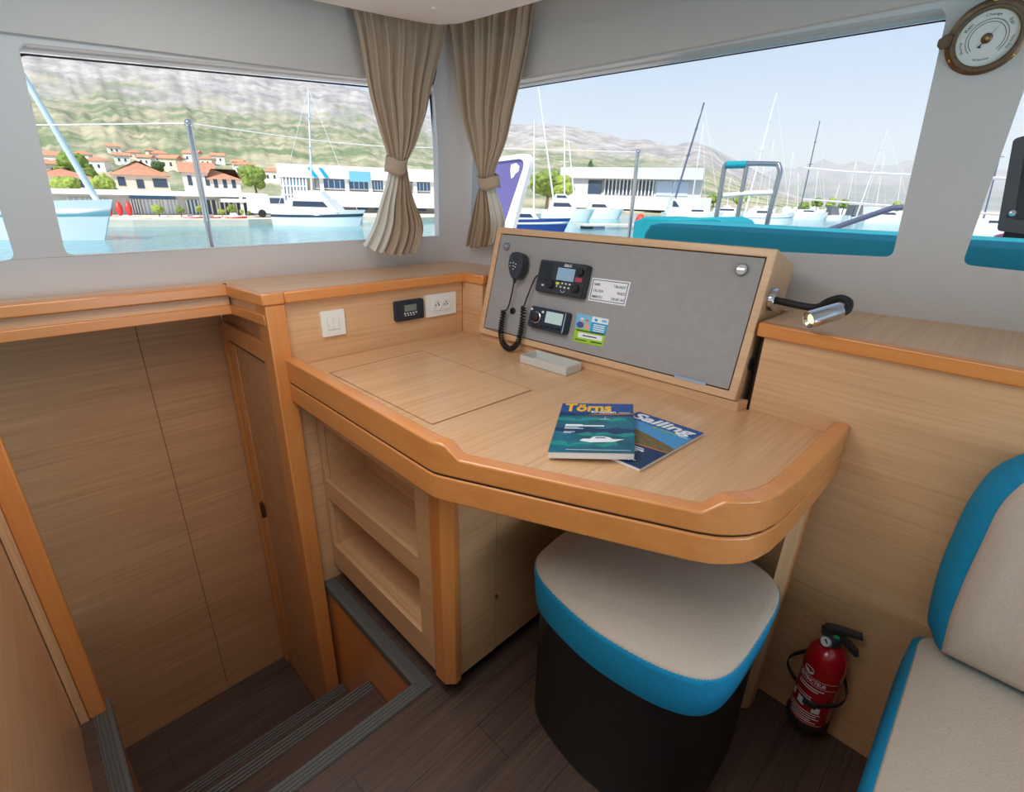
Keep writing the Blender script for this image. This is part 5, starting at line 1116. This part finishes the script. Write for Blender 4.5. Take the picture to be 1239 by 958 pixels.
# ---- boats
def loft(P0, P1, fb, B, hm, bow=1.0, rake=.5, name='hull', root=None):
    d = P1 - P0; L = d.length; u = d.normalized(); n = V((0, 0, 1)).cross(u); R = []
    for i in range(13):
        t = i/12; k = max(0, (t - .45)/.55); b = B/2*(1 - k**2.3*.985)*(.86 + .14*min(1, t/.2)); sh = fb*(1 + .22*t*t)
        c = P0 + u*(L*t); rk = lambda z: u*(rake*z*t**4)
        R.append([c + n*(s*b*f) + V((0, 0, z)) + rk(max(z, 0)) for s, f, z in ((-1, 1, sh), (-1, .975, sh*.45), (-1, .90, -.1), (1, .90, -.1), (1, .975, sh*.45), (1, 1, sh))])
    return MB().rings(R), Fr(P0, u, (0, 0, 1), u.cross(V((0, 0, 1)))), L
def boat(label, stern, bow, fb, B, hm='boat_white', cabin=(), mast=None, name='motorboat', cat='boat', stripe=None, group=None, boom=False, canvas=None):
    bow = (bow[0], stern[1] + .0269*(bow[0] - stern[0]) - .05*0)
    P0, P1 = onZ(*stern, WZ), onZ(*bow, WZ)
    o = thing(name, label, cat, (P0 + P1)/2, group); m, fr, L = loft(P0, P1, fb, B, hm)
    m.build('hull', hm, o, smooth=50)
    side = 1 if fr.n.dot(EYE - P0) > 0 else -1
    if stripe:
        x, _f2, _L = loft(P0, P1, fb, B, hm)
        R = []
        for i in range(13):
            t = i/12; k = max(0, (t - .45)/.55); b = B/2*(1 - k**2.3*.985)*(.86 + .14*min(1, t/.2)); sh = fb*(1 + .22*t*t)
            for z, f in ((sh*.62, .985), (sh*.78, .995)): R.append(P0 + fr.u*(L*t) + fr.u*(.5*z*t**4) + fr.n*(side*(b*f + .02)) + V((0, 0, z)))
        MB().add(R, [(2*i, 2*i + 1, 2*i + 3, 2*i + 2) for i in range(12)]).build('stripe', stripe, o, smooth=50, solid=.02)
    for i, (t0, t1, z0, z1, wf, win) in enumerate(cabin):
        hw = B/2*wf; a0, a1 = L*t0, L*t1
        c_ = MB().prism2([(a0, fb*z0), (a1, fb*z0), (a1 - (z1 - z0)*fb*.9, fb*z1), (a0 + (z1 - z0)*fb*.25, fb*z1)], -hw, hw, fr).build('cabin' if i == 0 else 'upper_deck', 'boat_white', o, bev=.06)
        if win:
            b0, b1 = z0 + (z1 - z0)*.40, z0 + (z1 - z0)*.78
            MB().prism2([(a0 + (a1 - a0)*.14, fb*b0), (a1 - (a1 - a0)*.10 - (b0 - z0)*fb*.9, fb*b0), (a1 - (a1 - a0)*.10 - (b1 - z0)*fb*.9, fb*b1), (a0 + (a1 - a0)*.16, fb*b1)], side*hw - .02, side*hw + .03, fr).build('window', 'boat_glass', c_)
    if canvas:
        t0, t1, z0, z1, mt = canvas
        MB().prism2([(L*t0, fb*z0), (L*t1, fb*z0), (L*t1 - .5, fb*z1), (L*t0 + .2, fb*z1)], -B*.38, B*.38, fr).build('canopy', mt, o, bev=.05)
    if mast:
        (bx_, by_), (tx_, ty_), r, mm = mast
        q0 = (P0 + P1)/2; dist = sqrt(q0.x**2 + q0.y**2); b = far(bx_, by_, dist); t = far(tx_, ty_, dist)
        base = b + (b - t).normalized()*max(0, (b.z - (WZ + fb*.8))/max(.3, (t - b).normalized().z))
        mm_ = MB().tube([base, t], [r, r*.7], 8).build('mast', mm, o)
        hh = t - base; fw_ = fr.u
        for f_, s_ in ((.55, .9), (.78, .6)):
            MB().tube([base + hh*f_ - fr.n*s_, base + hh*f_ + fr.n*s_], r*.35, 6).build('spreader', mm, mm_)
        MB().tube([t, P1 + V((0, 0, fb*1.2))], .018, 5).build('forestay', 'white_line', o)
        MB().tube([t, P0 + V((0, 0, fb))], .018, 5).build('backstay', 'white_line', o)
        if boom: MB().tube([base + hh*.12, base + hh*.12 - fr.u*L*.35], [.14, .10], 8).build('boom', boom, mm_)
    return o, fr, L, P0, P1
# left window
o, fr, L, P0, P1 = boat('pale blue hulled sailboat with a furled sail at the left edge of the left window', (-150, 283), (126, 291), 1.75, 3.4, 'boat_pale', ((.25, .7, .95, 1.35, .6, True),), name='sailboat', stripe='boat_white')
dB = sqrt(P1.x**2 + P1.y**2); a, b = far(126, 257, dB), far(26, 88, dB*.985)
MB().tube([a, a*.85 + b*.15, b], [.10, .17, .13], 10).build('furled_sail', 'boat_white', o)
o, fr, L, P0, P1 = boat('white motor yacht with mast moored in front of the blue windowed building', (338, 271.5), (434, 268), 1.15, 3.2, 'boat_white', ((.18, .82, .98, 1.95, .75, True), (.26, .66, 1.95, 2.45, .5, False)), mast=((377.5, 238), (373, 107), .10, 'mast_alloy'), stripe='boat_glass')
boat('grey blue dinghy moored at the left quay', (137, 271.5), (182, 271), .45, 1.7, 'boat_pale', ((.3, .6, .9, 1.5, .5, False),), name='dinghy')
boat('pale yellow dinghy moored at the left quay', (187, 271), (216, 271), .35, 1.4, 'yellow_hull', ((.35, .6, .9, 1.8, .5, False),), name='dinghy')
boat('red dinghy at the quay just left of the chrome stanchion', (226, 271), (243, 271), .5, 1.6, 'red_hull', ((.3, .5, .9, 1.5, .5, False),), name='dinghy')
boat('red dinghy at the quay just right of the chrome stanchion', (253, 271), (265, 271), .5, 1.6, 'red_hull', ((.3, .5, .9, 1.5, .5, False),), name='dinghy')
boat('small red and white dinghy at the quay, farthest right of the dinghies', (279, 271), (296, 270), .55, 1.6, 'red_hull', ((.2, .6, .9, 1.7, .6, False),), name='dinghy')
# right window
boat('dark blue hulled motorboat beside the white hatch frame', (570, 279), (681, 277), 1.0, 2.6, 'boat_blue', ((.25, .75, .95, 1.65, .6, True),), stripe='boat_white')
boat('white motor cruiser in front of the round green trees', (654, 266), (712, 264), 1.3, 3.2, 'boat_white', ((.15, .75, .95, 1.9, .75, True), (.25, .6, 1.9, 2.5, .5, True)))
boat('white motor cruiser in front of the grey modern building', (700, 263.5), (748, 262), 1.2, 3.0, 'boat_white', ((.2, .8, .95, 1.9, .7, True),))
boat('white motor yacht with raked blue mast right of the chrome stanchion', (802, 268), (868, 266), 1.25, 3.2, 'boat_white', ((.05, .35, .95, 2.6, .7, True), (.4, .75, .95, 1.5, .6, True)), mast=((817, 240), (852, 124), .16, 'mast_dark'))
boat('white sailboat with a thin pale mast just left of the steel rail', (852, 265), (905, 264), 1.2, 3.1, 'boat_white', ((.2, .7, .95, 1.6, .6, True),), mast=((838, 238), (851, 150), .10, 'mast_alloy'), name='sailboat')
boat('white sailboat with a pale striped hull behind the steel rail', (893, 270), (952, 268), 1.25, 3.2, 'boat_white', ((.2, .7, .95, 1.55, .6, True),), mast=((907, 236), (940, 112), .13, 'mast_alloy'), name='sailboat', stripe='boat_pale')
boat('white sailboat with a dark mast right of the steel rail', (956, 265), (996, 264), 1.2, 3.0, 'boat_white', ((.2, .7, .95, 1.55, .6, True),), mast=((972, 236), (992, 146), .12, 'mast_dark'), name='sailboat')
boat('white motorboat with dark canvas canopy at the long pontoon', (997, 266), (1022, 265), .9, 2.4, 'boat_white', ((.2, .7, .95, 1.5, .6, True),), canvas=(.1, .55, 1.2, 2.9, 'net_grey'))
boat('white motorboat with large grey canopy next to the pillar', (1022, 268), (1050, 267), .9, 2.4, 'boat_white', ((.3, .7, .95, 1.4, .6, True),), canvas=(.05, .6, 1.2, 3.2, 'net_grey'))
boat('white sailboat with a tall mast nearest the pillar in the right window', (1040, 270), (1100, 270), 1.2, 3.1, 'boat_white', ((.2, .7, .95, 1.7, .6, True),), mast=((1045, 237), (1074, 157), .12, 'mast_alloy'), name='sailboat', canvas=(.1, .3, 1.4, 2.2, 'boat_white'))
boat('white sailboat seen in the small window beyond the pillar', (1165, 283), (1230, 282), 1.1, 2.9, 'boat_white', ((.2, .7, .95, 1.6, .6, True),), mast=((1195, 245), (1216, 165), .09, 'mast_dark'), name='sailboat')
for i, (x, y, tx, ty) in enumerate(((915, 258, 925, 200), (928, 258, 936, 170), (952, 256, 960, 182), (965, 257, 966, 210), (985, 257, 990, 205), (1008, 258, 1016, 222), (1024, 258, 1036, 195), (1060, 258, 1070, 188), (1085, 259, 1092, 205), (880, 256, 884, 215))):
    boat('small white sailboat with a bare mast far across the marina', (x - 9, 259.6), (x + 9, 258), 1.3, 3.0, 'boat_white', ((.2, .7, .95, 1.6, .6, False),), mast=((x, y - 8), (tx, ty), .09, 'mast_alloy'), name='sailboat', group='distant sailboats')
# pale masts near the hatch frame
for (b, t, lab) in (((670, 243), (651.5, 106), 'slanting pale mast just right of the white hatch frame'), ((646, 228), (646.5, 146), 'thin upright grey mast behind the white hatch frame'), ((683, 216), (683, 152), 'thin upright mast beside the dark conifer'), ((697, 262), (688, 170), 'thin slanting mast in front of the dark conifer')):
    dd = 86 + 6*len([x for x in bpy.data.objects if x.name.startswith('mast') and x.parent is None]); q = far(*b, dd); t_ = far(*t, dd); base = q + (q - t_)*((q.z - (WZ + .2))/(t_.z - q.z))
    o = thing('mast', lab, 'mast', base); MB().tube([base, t_], [.16, .10], 8).build('pole', 'mast_alloy', o)
    pp = base*.4 + t_*.6; MB().tube([pp - RIGHT*.8, pp + RIGHT*.8], .05, 6).build('spreader', 'mast_alloy', o)
# pontoons
for i, (a, b, lab) in enumerate((((700, 271), (880, 271), 'low grey pontoon in front of the grey modern building'), ((880, 277), (1250, 288), 'long low pontoon below the boats right of the steel rail'))):
    P0, P1 = onZ(*a, WZ + .4), onZ(*b, WZ + .4); u = (P1 - P0).normalized(); n = V((0, 0, 1)).cross(u); fr = Fr(P0, u, (0, 0, 1), u.cross(V((0, 0, 1)))); L = (P1 - P0).length
    o = thing('pontoon', lab, 'pontoon', (P0 + P1)/2); bx(fr, 0, -.15, -1.2, L, 0, 1.2).build('walkway', 'concrete', o)
    k = 0
    while k*7.5 + 2 < L: bx(fr, k*7.5 + 1, -.45, -1.1, k*7.5 + 2.4, -.14, 1.22).build('float', 'mast_dark', o); k += 1

# ---- on our own deck
def chrome_pole(name, label, top, dist, r=.0125):
    t = far(*top, dist); o = thing(name, label, 'stanchion', (t.x, t.y, .9)); MB().tube([(t.x, t.y, .9), t], r, 14).build('pole', 'chrome', o)
    MB().lathe(Fr((t.x, t.y, .9), (1, 0, 0), (0, 1, 0)), [(.03, 0), (.03, .012), (r*1.6, .02), (r*1.5, .07)], 18).build('base', 'chrome', o); MB().ball(t, r*1.3).build('cap', 'chrome', o); return t
S1 = chrome_pole('stanchion', 'chrome stanchion standing outside the left window', (228, 149), 2.55, .0115)
S2 = chrome_pole('stanchion', 'chrome stanchion outside the right window left of the teal cover', (772, 184), 3.3, .0115)
def wire(name, label, pts, r=.0022, m='white_line'): return tag(MB().tube(spline([V(p) for p in pts], 6), r, 6).build(name, m), label, 'wire')
wire('lifeline', 'thin white lifeline wire running left from the stanchion in the left window', [far(-60, 151, 3.2), far(60, 151, 2.85), S1])
wire('lifeline', 'thin lifeline wire sagging from the left stanchion towards the right one', [S1, far(440, 175.5, 2.75), far(612, 180, 3.0), S2])
wire('lifeline', 'upper white lifeline right of the steel rail', [far(972, 203, 3.6), far(1040, 209, 3.3), far(1240, 217, 2.9)], .006)
wire('lifeline', 'lower white lifeline right of the steel rail', [far(972, 241, 3.6), far(1040, 246, 3.3), far(1240, 262, 2.9)], .0045)
XR = 3.05
rl = thing('pulpit_rail', 'bent steel rail standing on the foredeck behind the teal cover', 'rail', (XR, onX(905, 285, XR).y, .9))
def dn(p): return V((p.x, p.y, .9))
a = onX(876, 206, XR); MB().tube([dn(a), a] + spline([a, onX(878, 200, XR), onX(886, 198, XR), onX(936, 198.5, XR), onX(942, 201, XR), onX(944, 208, XR)], 6) + [onX(930, 262, XR), dn(onX(924, 285, XR))], .0135, 10).build('outer_tube', 'steel', rl)
a = onX(904, 198.5, XR); MB().tube([a, dn(a)], .0125, 10).build('middle_post', 'steel', rl)
MB().tube([onX(876, 236.5, XR), onX(905, 234, XR), onX(936, 233, XR)], .014, 10).build('lower_bar', 'boat_white', rl)
b = onX(886, 199.5, XR); MB().tube([onX(880, 199.5, XR), onX(904, 199, XR)], .020, 10).build('sleeve', 'teal_cover', rl)
bh0, bh1 = onX(1000, 279, 2.92), onX(1040, 265, 2.92)
tag(MB().tube([bh0 + (bh0 - bh1)*((bh0.z - .91)/(bh1.z - bh0.z)), bh0, onX(1040, 265, 2.92), onX(1080, 251.5, 2.92), onX(1093, 251, 2.92)], .013, 10).build('boat_hook', 'mast_dark'), 'grey pole lying slanted above the teal cover', 'pole')
def cushion(name, label, x0, x1, y0, y1, z0, z1, m, slope=0.):
    mb = MB(); k = .04
    r = [[V((x, y, z)) for x, y in rect(x0 + i, y0 + i, x1 - i, y1 - i, .05, 4)] for i, z in ((.02, z0), (0, z0 + .05), (0, z1 - .05), (.015, z1 - .015), (.05, z1))]
    for ring in r:
        for p in ring: p.z += slope*(p.y - y0)*(p.z > (z0 + z1)/2)
    return tag(mb.rings(r).build(name, m), label, 'cushion')
zt = onX(1000, 281, 1.98).z
cushion('sun_pad', 'long teal covered pad on the deck under the right window', 1.97, 2.42, -.25, onX(775, 285, 1.97).y, .9, zt, 'teal_cover')
yl, yr = onX(773, 270, 2.5).y, onX(884, 270, 2.5).y
mb = MB(); P = [(yl, .9), (yl + .01, onX(773, 268, 2.5).z), (yl - .06, onX(786, 262, 2.5).z), (onX(820, 264, 2.5).y, onX(820, 264.5, 2.5).z), (onX(868, 262, 2.5).y, onX(868, 262.5, 2.5).z), (onX(880, 267, 2.5).y, onX(880, 267, 2.5).z), (yr, onX(886, 272, 2.5).z), (yr, .9)]
tag(mb.prism([V((2.46, y, z)) for y, z in P], (.35, 0, 0)).build('sail_bag', 'teal_cover', bev=.02, seg=3), 'raised teal bag behind the long pad, beside the stanchion', 'bag')
q = far(775, 264, 3.2); ob = MB().ball((q.x, q.y, q.z - .02), (.03, .03, .045)); tag(ob.tube([(q.x, q.y, .9), (q.x, q.y, q.z - .05)], .006, 6).build('marker', 'buoy_red'), 'small red marker at the end of the teal bag', 'marker')
q = far(752, 279, 3.6); q.z = .9; nb = MB()
for k in range(5): nb.lathe(Fr(q + V((0, 0, .035*k)), (1, 0, 0), (0, 1, 0)), [(.10 - .012*k, 0), (.13 - .015*k, .015), (.10 - .012*k, .03), (.07, .015), (.10 - .012*k, 0)], 20, cap=False)
tag(nb.build('rope_coil', 'net_grey'), 'grey rope coil on the white deck beside the stanchion', 'rope')
for px, lab in (((692, 279), 'dark mooring cleat on the white deck, left of two'), ((730, 279), 'dark mooring cleat on the white deck, nearer the rope coil')):
    q = far(*px, 4.6); q.z = .9; fk = facing(q); cl = thing('cleat', lab, 'cleat', q)
    MB().tube([fk.p(-.11, .05), fk.p(-.05, .06), fk.p(.05, .06), fk.p(.11, .05)], [.008, .014, .014, .008], 8).build('horns', 'black_plastic', cl)
    bx(fk, -.06, 0, -.03, .06, .055, .03).build('base', 'black_plastic', cl, bev=.01)
# white framed hatch standing open
XH = 2.45
def yzH(l, x=XH): return [V((x, onX(*p, XH).y, onX(*p, XH).z)) for p in l]
ho = rpoly([(onX(*p, XH).y, onX(*p, XH).z) for p in ((561, 196), (645, 184), (617, 288), (556, 288))], [.04, .10, .03, .03], 8)
hi = rpoly([(onX(*p, XH).y, onX(*p, XH).z) for p in ((566, 200), (637, 191), (607, 281), (562, 281))], [.03, .08, .02, .02], 8)
ht = thing('open_hatch', 'white framed smoked hatch standing open behind the right curtain', 'hatch', V((XH, sum(p[0] for p in ho)/len(ho), .9)))
MB().plate([V((XH, y, z)) for y, z in ho], [[V((XH, y, z)) for y, z in hi]], (.035, 0, 0)).build('frame', 'boat_white', ht, bev=.006)
MB().prism([V((XH + .012, y, z)) for y, z in hi], (.010, 0, 0)).build('smoked_pane', 'smoked', ht, smooth=0)
em = [(617, 199), (623, 197), (627, 201), (626, 207), (622, 210), (620, 214), (617, 216), (616.5, 211), (616, 205)]
MB().prism([V((XH + .0105, onX(*p, XH).y, onX(*p, XH).z)) for p in em], (.0012, 0, 0)).build('sticker', 'white_print', ht, smooth=0)
for dy in (.05, .40):
    yb_ = min(p[0] for p in ho) + .03 + dy*.8; MB().box((XH + .005, yb_, .9), (XH + .03, yb_ + .04, min(p[1] for p in ho) + .01)).build('hinge', 'steel', ht)
# dark pod and pink pad in the next window
XP = 2.52
pp = [(onX(*p, XP).y, onX(*p, XP).z) for p in ((1226, 168), (1290, 150), (1290, 290), (1206, 279))]
pod = thing('instrument_pod', 'black instrument pod on the deck in the window beyond the pillar', 'instrument', (XP, pp[3][0], .9))
MB().prism([V((XP, y, z)) for y, z in rpoly(pp, .012)], (.09, 0, 0)).build('housing', 'black_plastic', pod, bev=.006)
pi_ = [(onX(*p, XP).y, onX(*p, XP).z) for p in ((1240, 190), (1290, 178), (1290, 268), (1228, 264))]
MB().prism([V((XP - .003, y, z)) for y, z in pi_], (.005, 0, 0)).build('screen', 'black_gloss', pod)
q = onX(1225, 258, XP); MB().lathe(Fr((XP, q.y, q.z), (0, -1, 0), (0, 0, 1), (-1, 0, 0)), [(.010, -.002), (.010, .006), (.003, .008)], 16).build('knob', 'chrome', pod)
MB().box((XP + .02, pp[2][0] + .02, .9), (XP + .06, pp[3][0] - .02, pp[3][1] + .02)).build('bracket', 'black_plastic', pod)
z1 = onX(1215, 281, 2.75).z
cushion('pad', 'pink pad on the deck under the black instrument pod', 2.74, 3.0, -.5, onX(1196, 285, 2.75).y, .9, z1, 'pink_cover')
